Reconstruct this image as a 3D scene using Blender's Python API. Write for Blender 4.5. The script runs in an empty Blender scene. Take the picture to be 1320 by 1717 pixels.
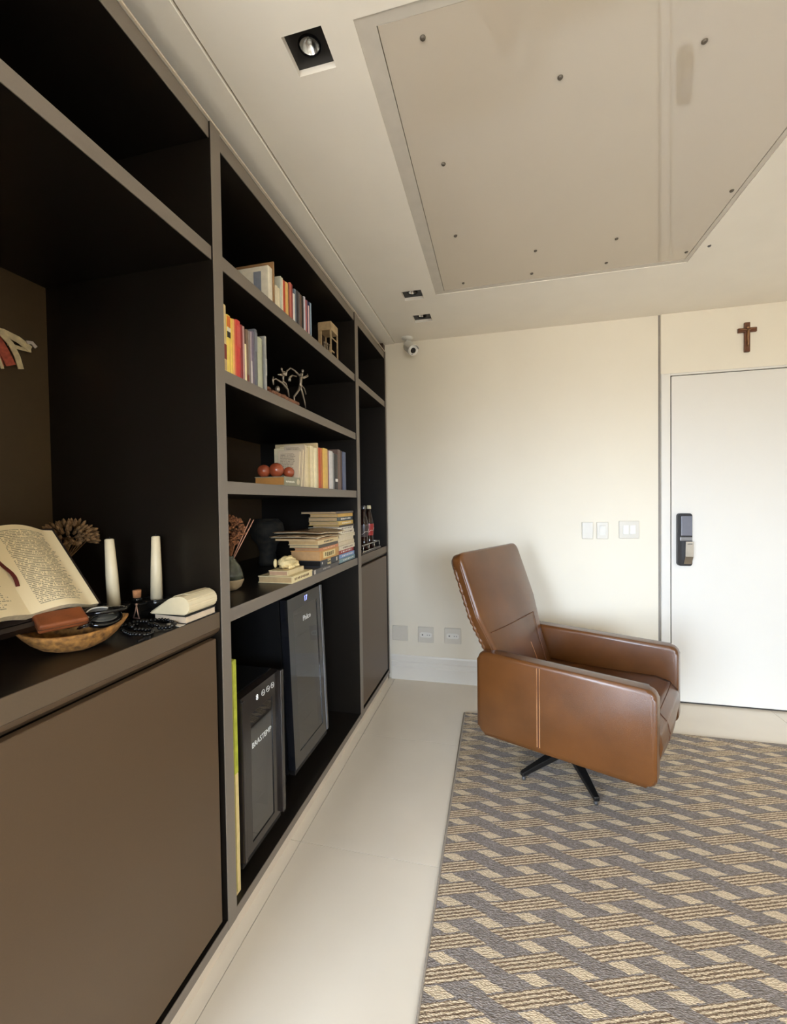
import bpy, bmesh, math, random
from mathutils import Vector, Matrix
random.seed(7)
S = bpy.context.scene
COL = S.collection
PI = math.pi

# ---------------------------------------------------------------- camera
YAW, PITCH, ROLL = -0.2395, -0.0214, -0.0143
fwd = Vector((math.sin(YAW)*math.cos(PITCH), math.cos(YAW)*math.cos(PITCH), math.sin(PITCH)))
rgt = Vector((math.cos(YAW), -math.sin(YAW), 0)); upv = rgt.cross(fwd)
r2 = math.cos(ROLL)*rgt + math.sin(ROLL)*upv
u2 = -math.sin(ROLL)*rgt + math.cos(ROLL)*upv
cam_d = bpy.data.cameras.new('camera'); cam = bpy.data.objects.new('camera', cam_d); COL.objects.link(cam)
cam_d.sensor_fit = 'HORIZONTAL'; cam_d.sensor_width = 36; cam_d.lens = 36*715.38/1320; cam_d.clip_start = 0.02
M = Matrix((r2, u2, -fwd)).transposed().to_4x4(); M.translation = (0.7868, 0, 1.319)
cam.matrix_world = M
S.camera = cam

# ---------------------------------------------------------------- world, lights, exposure
S.view_settings.view_transform = 'Standard'; S.view_settings.look = 'None'
S.view_settings.gamma = 1; S.view_settings.use_curve_mapping = False
S.view_settings.exposure = 0.0
S.cycles.use_denoising = True
S.cycles.max_bounces = 10; S.cycles.diffuse_bounces = 6; S.cycles.glossy_bounces = 5
S.cycles.sample_clamp_indirect = 6
S.cycles.caustics_reflective = False; S.cycles.caustics_refractive = False
SKY = 39.0
W = bpy.data.worlds.new('sky'); S.world = W; W.use_nodes = True
nt = W.node_tree; nt.nodes.clear()
tc = nt.nodes.new('ShaderNodeTexCoord'); sx = nt.nodes.new('ShaderNodeSeparateXYZ'); cr = nt.nodes.new('ShaderNodeValToRGB')
bgn = nt.nodes.new('ShaderNodeBackground'); wo = nt.nodes.new('ShaderNodeOutputWorld'); mr = nt.nodes.new('ShaderNodeMapRange')
mr.inputs['From Min'].default_value = -1; mr.inputs['From Max'].default_value = 1
nt.links.new(tc.outputs['Generated'], sx.inputs[0]); nt.links.new(sx.outputs['Z'], mr.inputs['Value'])
nt.links.new(mr.outputs[0], cr.inputs[0])
e = cr.color_ramp.elements
e[0].position = 0.47; e[0].color = (0.30, 0.29, 0.28, 1)
e[1].position = 0.52; e[1].color = (0.78, 0.94, 1.16, 1)
nt.links.new(cr.outputs[0], bgn.inputs[0]); bgn.inputs[1].default_value = SKY
nt.links.new(bgn.outputs[0], wo.inputs[0])
# daylight enters by the balcony opening behind the camera (portal guides the sampling)
WX0, WX1, WY, WZ0, WZ1 = -1.75, -0.22, -2.6, 0.03, 2.25
VX0, VX1, VZ0, VZ1 = 1.25, 2.75, 0.95, 2.05      # added unseen window for fill light, further right in the same wall
for ax0, ax1, az0, az1 in ((WX0, WX1, WZ0, WZ1), (VX0, VX1, VZ0, VZ1)):
    pl = bpy.data.lights.new('window_portal', 'AREA'); pl.shape = 'RECTANGLE'
    pl.size = ax1-ax0; pl.size_y = az1-az0; pl.cycles.is_portal = True
    po = bpy.data.objects.new('window_portal', pl); COL.objects.link(po)
    po.location = ((ax0+ax1)/2, WY-0.03, (az0+az1)/2); po.rotation_euler = (math.radians(90), 0, 0)

# ---------------------------------------------------------------- materials
def lin(c):
    return tuple((v/255/12.92 if v/255 <= 0.04045 else ((v/255+0.055)/1.055)**2.4) for v in c)
MATS = {}
def mat(name, rgb, rough=0.5, metal=0.0, var=0.06, scale=30.0, bump=0.0, bscale=200.0, spec=0.5, trans=0.0, emit=0.0, coat=0.0, ior=1.5, sss=0.0):
    if name in MATS: return MATS[name]
    m = bpy.data.materials.new(name); m.use_nodes = True
    n = m.node_tree; b = n.nodes['Principled BSDF']
    c = lin(rgb)
    b.inputs['Roughness'].default_value = rough; b.inputs['Metallic'].default_value = metal
    b.inputs['Specular IOR Level'].default_value = spec; b.inputs['IOR'].default_value = ior
    b.inputs['Transmission Weight'].default_value = trans; b.inputs['Coat Weight'].default_value = coat
    t = n.nodes.new('ShaderNodeTexCoord')
    if var > 0:
        nz = n.nodes.new('ShaderNodeTexNoise'); nz.inputs['Scale'].default_value = scale; nz.inputs['Detail'].default_value = 4
        rp = n.nodes.new('ShaderNodeValToRGB')
        rp.color_ramp.elements[0].position = 0.3; rp.color_ramp.elements[1].position = 0.7
        rp.color_ramp.elements[0].color = tuple(v*(1-var) for v in c)+(1,)
        rp.color_ramp.elements[1].color = tuple(min(1, v*(1+var)) for v in c)+(1,)
        n.links.new(t.outputs['Object'], nz.inputs['Vector']); n.links.new(nz.outputs['Fac'], rp.inputs[0])
        n.links.new(rp.outputs[0], b.inputs['Base Color'])
    else:
        b.inputs['Base Color'].default_value = c+(1,)
    if bump > 0:
        n2 = n.nodes.new('ShaderNodeTexNoise'); n2.inputs['Scale'].default_value = bscale; n2.inputs['Detail'].default_value = 3
        bp = n.nodes.new('ShaderNodeBump'); bp.inputs['Strength'].default_value = bump; bp.inputs['Distance'].default_value = 0.002
        n.links.new(t.outputs['Object'], n2.inputs['Vector']); n.links.new(n2.outputs['Fac'], bp.inputs['Height'])
        n.links.new(bp.outputs[0], b.inputs['Normal'])
    if emit > 0:
        b.inputs['Emission Color'].default_value = c+(1,); b.inputs['Emission Strength'].default_value = emit
    MATS[name] = m
    return m

WALL = mat('wall_paint', (224, 216, 199), 0.6, var=0.012, scale=4, bump=0.05, bscale=300)
CEIL = mat('ceiling_paint', (234, 227, 215), 0.75, var=0.015, scale=6, bump=0.06, bscale=260)
GLOSSP = mat('glossy_white_panel', (196, 184, 167), 0.03, var=0.01, scale=3, ior=1.8)
PATCH = mat('patched_plaster', (196, 188, 176), 0.7, var=0.05, scale=14)
DOORW = mat('door_white', (219, 215, 207), 0.35, var=0.008, scale=5)
GAP = mat('dark_gap', (45, 40, 36), 0.8, var=0.1)
GROOVE = mat('grey_groove', (140, 132, 122), 0.6, var=0.05)
TILE = mat('porcelain_tile', (222, 211, 194), 0.22, var=0.03, scale=3)
GROUT = mat('grout', (104, 90, 72), 0.8, var=0.08, scale=60)
CABDOOR = mat('brown_lacquer', (85, 66, 46), 0.42, var=0.03, scale=400, bump=0.05, bscale=900)
CABC = mat('brown_counter_edge', (92, 76, 58), 0.42, var=0.03, scale=400)
CABF = mat('taupe_edging', (118, 108, 97), 0.40, var=0.03, scale=400, bump=0.05, bscale=900)
CABI = mat('shaded_carcass', (22, 17, 11), 0.38, var=0.08, scale=60)  # cabinet brown taken near black, the shade inside the bays is in the colour
CABD = mat('dark_wood_filler', (58, 38, 26), 0.5, var=0.15, scale=40)
BLACK = mat('black_plastic', (18, 17, 17), 0.35, var=0.1)
GBLACK = mat('gloss_black', (14, 13, 13), 0.07, var=0.05)
BMET = mat('black_steel', (22, 20, 19), 0.4, metal=0.3, var=0.15, scale=60)
CHROME = mat('brushed_metal', (190, 188, 184), 0.25, metal=1.0, var=0.05)
GREYM = mat('grey_metal', (120, 120, 122), 0.3, metal=0.9, var=0.05)
GLASS = mat('clear_glass', (250, 252, 250), 0.02, var=0, trans=1.0, ior=1.5)
GLASSD = mat('smoked_glass', (90, 90, 96), 0.02, var=0, trans=1.0, ior=2.3)
WHITEP = mat('white_plastic', (222, 219, 211), 0.35, var=0.01)
OUTL = mat('wall_plate_plastic', (206, 200, 188), 0.3, var=0.01)
CREAMP = mat('paper_edges', (214, 196, 162), 0.8, var=0.12, scale=150)
WAX = mat('white_wax', (222, 205, 170), 0.45, var=0.03, scale=20)
CLAY = mat('ochre_clay', (146, 100, 46), 0.85, var=0.55, scale=85, bump=0.3, bscale=90)
WALNUT = mat('walnut_wood', (96, 56, 32), 0.45, var=0.3, scale=25)
PINEW = mat('pale_wood', (176, 150, 112), 0.5, var=0.2, scale=30)
TERRA = mat('terracotta_gloss', (150, 72, 44), 0.15, var=0.25, scale=25)

def leather_mat():
    m = mat('tan_leather', (91, 54, 23), 0.32, var=0.16, scale=7, bump=0.35, bscale=420)
    n = m.node_tree; b = n.nodes['Principled BSDF']
    b.inputs['Specular IOR Level'].default_value = 0.3
    b.inputs['Coat Weight'].default_value = 0.5; b.inputs['Coat Roughness'].default_value = 0.22
    return m
LEA = leather_mat()
LEAD = mat('dark_leather_seam', (92, 54, 30), 0.6, var=0.15)
STITCH = mat('tan_thread', (196, 146, 100), 0.7, var=0.1, scale=300)

def rug_mat():
    m = bpy.data.materials.new('woven_rug'); m.use_nodes = True
    n = m.node_tree; L = n.links; b = n.nodes['Principled BSDF']; b.inputs['Roughness'].default_value = 0.9
    b.inputs['Specular IOR Level'].default_value = 0.15
    g = n.nodes.new('ShaderNodeNewGeometry'); s = n.nodes.new('ShaderNodeSeparateXYZ'); L.new(g.outputs['Position'], s.inputs[0])
    def mth(op, a, bb=None, cc=None):
        q = n.nodes.new('ShaderNodeMath'); q.operation = op
        for i, v in enumerate((a, bb, cc)):
            if v is None: continue
            if isinstance(v, (int, float)): q.inputs[i].default_value = v
            else: L.new(v, q.inputs[i])
        return q.outputs[0]
    # gentle wobble of the weave
    nz = n.nodes.new('ShaderNodeTexNoise'); nz.inputs['Scale'].default_value = 130; nz.inputs['Detail'].default_value = 2
    L.new(g.outputs['Position'], nz.inputs['Vector'])
    wob = mth('MULTIPLY', mth('SUBTRACT', nz.outputs['Fac'], 0.5), 0.10)
    X = mth('DIVIDE', s.outputs['X'], 0.253); Y = mth('DIVIDE', s.outputs['Y'], 0.0895)
    a = mth('ADD', mth('SUBTRACT', mth('SUBTRACT', Y, X), 9.37), wob)
    bq = mth('ADD', mth('SUBTRACT', mth('ADD', Y, X), 20.27), wob)
    # distance to even numbers, 0..1
    def tri(v): return mth('ABSOLUTE', mth('SUBTRACT', mth('FLOORED_MODULO', mth('ADD', v, 1.0), 2.0), 1.0))
    A = tri(a); B = tri(bq)
    s1 = mth('MULTIPLY', mth('LESS_THAN', A, .25), mth('LESS_THAN', B, .75))
    s2 = mth('MULTIPLY', mth('GREATER_THAN', A, .75), mth('GREATER_THAN', B, .25))
    stripe = mth('ADD', s1, s2)
    g1 = mth('MULTIPLY', mth('GREATER_THAN', A, .25), mth('LESS_THAN', B, .25))
    g2 = mth('MULTIPLY', mth('LESS_THAN', A, .75), mth('GREATER_THAN', B, .75))
    grey = mth('ADD', g1, g2)
    def inside(v, lo, hi): return mth('MULTIPLY', mth('GREATER_THAN', v, lo), mth('LESS_THAN', v, hi))
    patch = mth('MULTIPLY', inside(A, .30, .70), inside(B, .31, .69))
    grey = mth('MAXIMUM', grey, mth('SUBTRACT', mth('SUBTRACT', 1.0, stripe), patch))
    # stripes inside the striped lozenges
    ph = mth('FRACT', mth('ADD', mth('MULTIPLY', a, 8.0), 0.25))
    st = mth('GREATER_THAN', ph, 0.48)
    # yarn loops
    wv = n.nodes.new('ShaderNodeTexVoronoi'); wv.inputs['Scale'].default_value = 1.0
    mp = n.nodes.new('ShaderNodeMapping'); mp.inputs['Scale'].default_value = (150, 330, 1)
    L.new(g.outputs['Position'], mp.inputs['Vector']); L.new(mp.outputs[0], wv.inputs['Vector'])
    loops = wv.outputs['Distance']; rnd = wv.outputs['Color']
    def mix(f, c1, c2):
        q = n.nodes.new('ShaderNodeMix'); q.data_type = 'RGBA'
        L.new(f, q.inputs['Factor']) if not isinstance(f, (int, float)) else q.inputs['Factor'].__setattr__('default_value', f)
        for i, v in ((6, c1), (7, c2)):
            if isinstance(v, tuple): q.inputs[i].default_value = v+(1,)
            else: L.new(v, q.inputs[i])
        return q.outputs[2]
    cream = lin((218, 198, 168)); brown = lin((132, 112, 92)); gry = lin((160, 151, 145)); gry2 = lin((128, 118, 110))
    sep = n.nodes.new('ShaderNodeSeparateColor'); L.new(rnd, sep.inputs[0])
    greyc = mix(mth('MULTIPLY', sep.outputs[0], 1.0), gry, gry2)
    strc = mix(st, brown, cream)
    c = mix(stripe, cream, strc)
    c = mix(grey, c, greyc)
    edge = n.nodes.new('ShaderNodeMix'); edge.data_type = 'RGBA'; edge.blend_type = 'MULTIPLY'; edge.inputs['Factor'].default_value = 0.55
    L.new(c, edge.inputs[6])
    rp = n.nodes.new('ShaderNodeValToRGB'); rp.color_ramp.elements[0].position = 0.15; rp.color_ramp.elements[0].color = (1, 1, 1, 1)
    rp.color_ramp.elements[1].position = 0.8; rp.color_ramp.elements[1].color = (0.45, 0.42, 0.4, 1)
    L.new(loops, rp.inputs[0]); L.new(rp.outputs[0], edge.inputs[7])
    L.new(edge.outputs[2], b.inputs['Base Color'])
    bp = n.nodes.new('ShaderNodeBump'); bp.inputs['Strength'].default_value = 0.6; bp.inputs['Distance'].default_value = 0.003; bp.invert = True
    L.new(loops, bp.inputs['Height']); L.new(bp.outputs[0], b.inputs['Normal'])
    return m
RUG = rug_mat()

def print_mat(name, paper, ink, rows, cols=1, margin=0.12, strength=0.75):
    """paper with rows of small print, laid out in UV"""
    m = bpy.data.materials.new(name); m.use_nodes = True
    n = m.node_tree; L = n.links; b = n.nodes['Principled BSDF']; b.inputs['Roughness'].default_value = 0.75
    uv = n.nodes.new('ShaderNodeTexCoord'); s = n.nodes.new('ShaderNodeSeparateXYZ'); L.new(uv.outputs['UV'], s.inputs[0])
    def mth(op, a, bb=None):
        q = n.nodes.new('ShaderNodeMath'); q.operation = op
        for i, v in enumerate((a, bb)):
            if v is None: continue
            if isinstance(v, (int, float)): q.inputs[i].default_value = v
            else: L.new(v, q.inputs[i])
        return q.outputs[0]
    r = mth('FRACT', mth('MULTIPLY', s.outputs['Y'], rows)); line = mth('GREATER_THAN', r, 0.45)
    row = mth('FLOOR', mth('MULTIPLY', s.outputs['Y'], rows))
    cx = n.nodes.new('ShaderNodeCombineXYZ'); L.new(mth('MULTIPLY', s.outputs['X'], 46), cx.inputs[0]); L.new(mth('MULTIPLY', row, 3.7), cx.inputs[1])
    nz = n.nodes.new('ShaderNodeTexNoise'); nz.inputs['Scale'].default_value = 1.0; nz.inputs['Detail'].default_value = 1; L.new(cx.outputs[0], nz.inputs['Vector'])
    words = mth('GREATER_THAN', nz.outputs['Fac'], 0.42)
    # ragged right end of each row
    cy = n.nodes.new('ShaderNodeCombineXYZ'); L.new(mth('MULTIPLY', row, 1.37), cy.inputs[1])
    nr = n.nodes.new('ShaderNodeTexNoise'); nr.inputs['Scale'].default_value = 1.0; L.new(cy.outputs[0], nr.inputs['Vector'])
    lim = mth('ADD', mth('MULTIPLY', nr.outputs['Fac'], 0.5), 0.52)
    inr = mth('MULTIPLY', mth('LESS_THAN', s.outputs['X'], mth('MINIMUM', lim, 1-margin*0.6)), mth('GREATER_THAN', s.outputs['X'], margin))
    inv = mth('MULTIPLY', mth('LESS_THAN', s.outputs['Y'], 0.94), mth('GREATER_THAN', s.outputs['Y'], 0.07))
    f = mth('MULTIPLY', mth('MULTIPLY', mth('MULTIPLY', line, words), mth('MULTIPLY', inr, inv)), strength)
    mx = n.nodes.new('ShaderNodeMix'); mx.data_type = 'RGBA'; L.new(f, mx.inputs['Factor'])
    mx.inputs[6].default_value = lin(paper)+(1,); mx.inputs[7].default_value = lin(ink)+(1,)
    L.new(mx.outputs[2], b.inputs['Base Color'])
    return m
PAGE = print_mat('printed_page', (242, 222, 180), (84, 74, 58), 50, margin=0.14, strength=0.65)
PAGE2 = print_mat('printed_sheet', (190, 172, 146), (96, 82, 66), 22, margin=0.12, strength=0.6)

# ---------------------------------------------------------------- geometry helpers
def box(bm, x0, x1, y0, y1, z0, z1):
    v = [bm.verts.new(p) for p in ((x0,y0,z0),(x1,y0,z0),(x1,y1,z0),(x0,y1,z0),(x0,y0,z1),(x1,y0,z1),(x1,y1,z1),(x0,y1,z1))]
    for f in ((0,3,2,1),(4,5,6,7),(0,1,5,4),(1,2,6,5),(2,3,7,6),(3,0,4,7)):
        bm.faces.new([v[i] for i in f])
    return bm
def B(*a):
    bm = bmesh.new()
    return box(bm, *a)
def bev(bm, w, seg=2):
    bmesh.ops.bevel(bm, geom=list(bm.edges), offset=w, segments=seg, affect='EDGES', profile=0.5)
    return bm
def hexa(pts):
    bm = bmesh.new(); v = [bm.verts.new(p) for p in pts]
    for f in ((0,3,2,1),(4,5,6,7),(0,1,5,4),(1,2,6,5),(2,3,7,6),(3,0,4,7)):
        bm.faces.new([v[i] for i in f])
    return bm
def lathe(bm, cx, cy, prof, n=24, cap=True):
    rings = []
    for r, z in prof:
        rings.append([bm.verts.new((cx+r*math.cos(2*PI*i/n), cy+r*math.sin(2*PI*i/n), z)) for i in range(n)])
    for a, b_ in zip(rings, rings[1:]):
        for i in range(n): bm.faces.new((a[i], a[(i+1)%n], b_[(i+1)%n], b_[i]))
    if cap:
        bm.faces.new(list(reversed(rings[0]))); bm.faces.new(rings[-1])
    return bm
def tube(bm, pts, rad, n=8, closed=False):
    pts = [Vector(p) for p in pts]; rr = rad if isinstance(rad, (list, tuple)) else [rad]*len(pts)
    rings = []; N = len(pts); ref = None
    for i, p in enumerate(pts):
        if closed: t = pts[(i+1)%N]-pts[i-1]
        else: t = pts[min(i+1, N-1)]-pts[max(i-1, 0)]
        t.normalize()
        if ref is None:
            ref = Vector((0,0,1)) if abs(t.z) < .9 else Vector((1,0,0))
        a = t.cross(ref)
        if a.length < 1e-4: a = t.cross(Vector((0.3,1,0.2)))
        a.normalize(); b_ = t.cross(a); ref = -b_ if False else ref
        rings.append([bm.verts.new(p+rr[i]*(math.cos(2*PI*k/n)*a+math.sin(2*PI*k/n)*b_)) for k in range(n)])
    rng = range(N) if closed else range(N-1)
    for i in rng:
        a, b_ = rings[i], rings[(i+1)%N]
        for k in range(n): bm.faces.new((a[k], a[(k+1)%n], b_[(k+1)%n], b_[k]))
    if not closed:
        bm.faces.new(list(reversed(rings[0]))); bm.faces.new(rings[-1])
    return bm
def ball(bm, c, r, sub=2, sc=(1,1,1)):
    m = Matrix.Translation(c) @ Matrix.Diagonal((*sc, 1))
    bmesh.ops.create_icosphere(bm, subdivisions=sub, radius=r, matrix=m)
    return bm
def solid(bm, geom, thickness):
    bm.normal_update(); bmesh.ops.solidify(bm, geom=geom, thickness=thickness)
def prism(outline, axis, a0, a1):
    """outline: 2D points; axis 'y': points are (x,z) extruded y; 'x': (y,z); 'z': (x,y)"""
    bm = bmesh.new()
    def P(p, a): return {'y': (p[0], a, p[1]), 'x': (a, p[0], p[1]), 'z': (p[0], p[1], a)}[axis]
    A = [bm.verts.new(P(p, a0)) for p in outline]; C = [bm.verts.new(P(p, a1)) for p in outline]
    n = len(outline)
    bm.faces.new(A); bm.faces.new(list(reversed(C)))
    for i in range(n): bm.faces.new((A[i], C[i], C[(i+1)%n], A[(i+1)%n]))
    return bm
def rounded(pts, r, seg=5):
    out = []; n = len(pts)
    for i in range(n):
        p = Vector(pts[i]); a = (Vector(pts[i-1])-p).normalized(); c = (Vector(pts[(i+1)%n])-p).normalized()
        ang = a.angle(c); d = r/math.tan(ang/2); cen = p+(a+c).normalized()*(r/math.sin(ang/2))
        s = p+a*d-cen; e_ = p+c*d-cen
        t0 = math.atan2(s.y, s.x); t1 = math.atan2(e_.y, e_.x); dt = (t1-t0+PI) % (2*PI)-PI
        for k in range(seg+1):
            t = t0+dt*k/seg; out.append((cen.x+r*math.cos(t), cen.y+r*math.sin(t)))
    return out
def link_mesh(name, bm, material, smooth=False):
    bmesh.ops.recalc_face_normals(bm, faces=bm.faces)
    me = bpy.data.meshes.new(name); bm.to_mesh(me); bm.free()
    o = bpy.data.objects.new(name, me); COL.objects.link(o)
    if material: me.materials.append(material)
    if smooth:
        for p in me.polygons: p.use_smooth = True
    return o
def origin_of(o):
    v = Vector((0,0,0))
    while o is not None:
        v += o.location; o = o.parent
    return v
def obj(name, bm, material, parent=None, smooth=False, world=True, label=None):
    """one mesh; with world=True the coordinates are world ones and are moved into the parent's frame"""
    if parent is not None and world:
        bmesh.ops.translate(bm, verts=bm.verts, vec=-origin_of(parent))
    o = link_mesh(name, bm, material, smooth)
    if parent is not None: o.parent = parent
    if label: o['label'] = label
    return o
def solo(name, bm, material, label, cat, loc, smooth=False, group=None):
    bmesh.ops.translate(bm, verts=bm.verts, vec=-Vector(loc))
    o = link_mesh(name, bm, material, smooth); o.location = loc
    o['label'] = label; o['category'] = cat
    if group: o['group'] = group
    return o
def thing(name, label, cat, loc, rotz=0.0, group=None):
    o = bpy.data.objects.new(name, None); COL.objects.link(o); o.empty_display_size = 0.05
    o.location = loc; o.rotation_euler = (0, 0, rotz); o['label'] = label; o['category'] = cat
    if group: o['group'] = group
    return o
def struct(name, bm, m, parent=None, smooth=False):
    o = obj(name, bm, m, parent, smooth)
    if parent is None: o['kind'] = 'structure'
    return o
def text(name, body, size, material, parent, loc, rot, depth=0.0004, align='CENTER', world=True):
    cu = bpy.data.curves.new(name, 'FONT'); cu.body = body; cu.size = size; cu.extrude = depth
    cu.align_x = align; cu.align_y = 'CENTER'; cu.resolution_u = 2
    tmp = bpy.data.objects.new('tmp_text', cu); COL.objects.link(tmp)
    me = bpy.data.meshes.new_from_object(tmp.evaluated_get(bpy.context.evaluated_depsgraph_get())); me.name = name
    bpy.data.objects.remove(tmp); bpy.data.curves.remove(cu)
    me.materials.clear(); me.materials.append(material)
    o = bpy.data.objects.new(name, me); COL.objects.link(o)
    o.parent = parent; o.location = Vector(loc)-(origin_of(parent) if world else Vector((0,0,0))); o.rotation_euler = rot
    return o
FACE_X = (PI/2, 0, PI/2)      # text lying in a plane facing +x, reading towards +y
FACE_NY = (PI/2, 0, 0)        # text facing -y, reading towards +x

# ---------------------------------------------------------------- structure: floor, walls, ceiling
H, D = 2.5, 3.10
XR, YB, XL = 3.75, WY, -0.66
XW, Y0 = -2.3, 0.40      # the room widens to the left before the bookcase starts
fl = struct('floor', B(XW-.1, XR+.1, YB-.1, D+.1, -0.12, -0.006), GROUT)
tile_mesh = {}
def tile(x0, x1, y0, y1):
    key = (round(x1-x0, 4), round(y1-y0, 4))
    if key not in tile_mesh:
        bm = B(0, key[0], 0, key[1], -0.006, 0)
        me = bpy.data.meshes.new('tile'); bm.to_mesh(me); bm.free(); me.materials.append(TILE); tile_mesh[key] = me
    o = bpy.data.objects.new('tile', tile_mesh[key]); COL.objects.link(o); o.parent = fl; o.location = (x0, y0, 0)
g = 0.0012
ys = [D-0.002-0.797*k for k in range(9)]
xs = [0.027+0.797*k for k in range(6)]
for i in range(len(ys)-1):
    if ys[i] > Y0: tile(-0.02, xs[0]-g, ys[i+1]+g, ys[i]-g)
    else:
        for xa in (xs[0]-.797, xs[0]-1.594, xs[0]-2.391): tile(max(xa, XW)+g, xa+.797-g, ys[i+1]+g, ys[i]-g)
    for j in range(len(xs)-1):
        tile(xs[j]+g, min(xs[j+1], XR)-g, ys[i+1]+g, ys[i]-g)
struct('wall_back', B(XL-.1, XR+.1, D, D+.1, -0.1, 2.6), WALL)
struct('wall_left', B(XL-.1, XL, Y0-.1, D, -0.1, 2.6), WALL)
struct('wall_left_return', B(XW, XL-.1, Y0-.1, Y0, -0.1, 2.6), WALL)
struct('wall_left_near', B(XW-.1, XW, YB-.1, Y0, -0.1, 2.6), WALL)
struct('wall_right', B(XR, XR+.1, YB-.1, D, -0.1, 2.6), WALL)
bm = bmesh.new()
box(bm, XW, WX0, YB-.1, YB, -.1, 2.6); box(bm, WX1, VX0, YB-.1, YB, -.1, 2.6); box(bm, VX1, XR, YB-.1, YB, -.1, 2.6); box(bm, VX0, VX1, YB-.1, YB, -.1, VZ0); box(bm, VX0, VX1, YB-.1, YB, VZ1, 2.6); box(bm, WX0, WX1, YB-.1, YB, WZ1, 2.6); box(bm, WX0, WX1, YB-.1, YB, -.1, WZ0)
struct('wall_front', bm, WALL)
bm = bmesh.new()
box(bm, WX0, WX0+.05, YB-.08, YB-.03, WZ0, WZ1); box(bm, WX1-.05, WX1, YB-.08, YB-.03, WZ0, WZ1)
box(bm, WX0, WX1, YB-.08, YB-.03, WZ1-.05, WZ1); box(bm, (WX0+WX1)/2-.03, (WX0+WX1)/2+.03, YB-.08, YB-.03, WZ0, WZ1)
struct('window_1', bm, WHITEP)
bm = bmesh.new()
box(bm, VX0, VX0+.05, YB-.08, YB-.03, VZ0, VZ1); box(bm, VX1-.05, VX1, YB-.08, YB-.03, VZ0, VZ1)
box(bm, VX0, VX1, YB-.08, YB-.03, VZ1-.05, VZ1); box(bm, VX0, VX1, YB-.08, YB-.03, VZ0, VZ0+.05); box(bm, (VX0+VX1)/2-.025, (VX0+VX1)/2+.025, YB-.08, YB-.03, VZ0, VZ1)
struct('fill_window', bm, WHITEP)  # frame of the opening added for fill light

# ceiling, cut for the panel and the recessed spots
HOLES = [(0.265, 0.373, 1.010, 1.114), (0.270, 0.383, 2.366, 2.474), (0.270, 0.385, 2.680, 2.790)]
TRAY = (0.454, 1.718, 1.018, 2.450)
cuts = HOLES+[TRAY]
cx_ = sorted({XL-.1, 0.062, XR+.1} | {c for h in cuts for c in h[:2]})
cy_ = sorted({YB-.1, D+.1} | {c for h in cuts for c in h[2:]})
bm = bmesh.new()
for xa, xb in zip(cx_, cx_[1:]):
    if xb <= 0.0621: continue
    for ya, yb in zip(cy_, cy_[1:]):
        mx_, my_ = (xa+xb)/2, (ya+yb)/2
        if any(h[0] < mx_ < h[1] and h[2] < my_ < h[3] for h in cuts): continue
        box(bm, xa, xb, ya, yb, H, H+.07)
box(bm, XW-.1, XR+.1, YB-.1, D+.1, H+.07, H+.12)
box(bm, XW-.1, 0.062, YB-.1, Y0-.02, H, H+.07)
bmesh.ops.remove_doubles(bm, verts=bm.verts, dist=1e-5)
struct('ceiling', bm, CEIL)
# lowered ceiling strip above the bookcase, with a shadow groove along it
struct('trim_1', bev(B(XL-.1, 0.056, Y0-.02, D, H-.005, H+.06), .0015, 1), CEIL)
# patched frame band in the ceiling opening
bm = bmesh.new(); t0, t1, t2, t3 = TRAY
i0, i1, i2, i3 = 0.505, 1.700, 1.048, 2.424
box(bm, t0, i0, t2, t3, H+.003, H+.03); box(bm, i1, t1, t2, t3, H+.003, H+.03); box(bm, i0, i1, t2, i2, H+.003, H+.03); box(bm, i0, i1, i3, t3, H+.003, H+.03)
struct('trim_2', bm, PATCH)
cp = thing('ceiling_panel', 'large glossy white panel screwed to the ceiling above the armchair', 'panel', ((i0+i1)/2, (i2+i3)/2, H))
obj('panel_sheet', bev(B(i0+.002, i1-.002, i2+.002, i3-.002, H+.0045, H+.016), 0.0006, 1), GLOSSP, cp)
sm = None
for (x, y) in [(.612,1.104),(.613,1.524),(.615,1.941),(.617,2.365),(.968,1.301),(.972,2.154),(.971,2.362),(1.319,1.295),(1.323,2.153),(1.326,2.355),(1.675,1.937),(1.679,2.355)]:
    if sm is None:
        b_ = bmesh.new(); lathe(b_, 0, 0, [(0.0075, 0.0), (0.0075, -.002), (0.005, -.005), (0.002, -.0055)], 12)
        sm = obj('screw', b_, mat('dull_screw', (96, 88, 78), .5, metal=.5, var=.1), cp, world=False, label='small grey screw head'); o = sm
    else:
        o = sm.copy(); COL.objects.link(o)
    o.parent = cp; o.location = Vector((x, y, H+.0045))-cp.location
b_ = bmesh.new(); lathe(b_, 1.76, 2.318, [(0.0075, H), (0.0075, H-.002), (0.005, H-.005), (0.002, H-.0055)], 12)
solo('screw_plug', b_, GREYM, 'small grey screw head in the ceiling just outside the panel corner', 'screw', (1.76, 2.318, H))

# back wall trims, door, baseboard
struct('trim_3', B(1.801, 1.812, D-.0012, D, 0.0, H), GROOVE)
struct('trim_4', bev(B(1.812, XR, D-.014, D, 2.118, H), .002, 1), WALL)
struct('trim_5', bev(B(1.812, 1.8655, D-.020, D, 0.0, 2.118), .003, 1), DOORW)
struct('trim_6', bev(B(1.8655, 2.90, D-.020, D, 2.104, 2.118), .003, 1), DOORW)
struct('trim_7', B(1.8655, 2.84, D-.006, D, 0.0, 2.104), GAP)
dr = struct('door_1', bev(B(1.8715, 2.83, D-.018, D-.004, 0.012, 2.099), .0015, 1), DOORW)
lk = thing('door_lock', 'black and steel digital handle lock on the white door', 'lock', (1.94, D-.018, 1.05))
obj('backplate', prism(rounded([(1.898, .893), (1.978, .893), (1.978, 1.226), (1.898, 1.226)], .016), 'y', D-.046, D-.018), BMET, lk)
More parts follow.
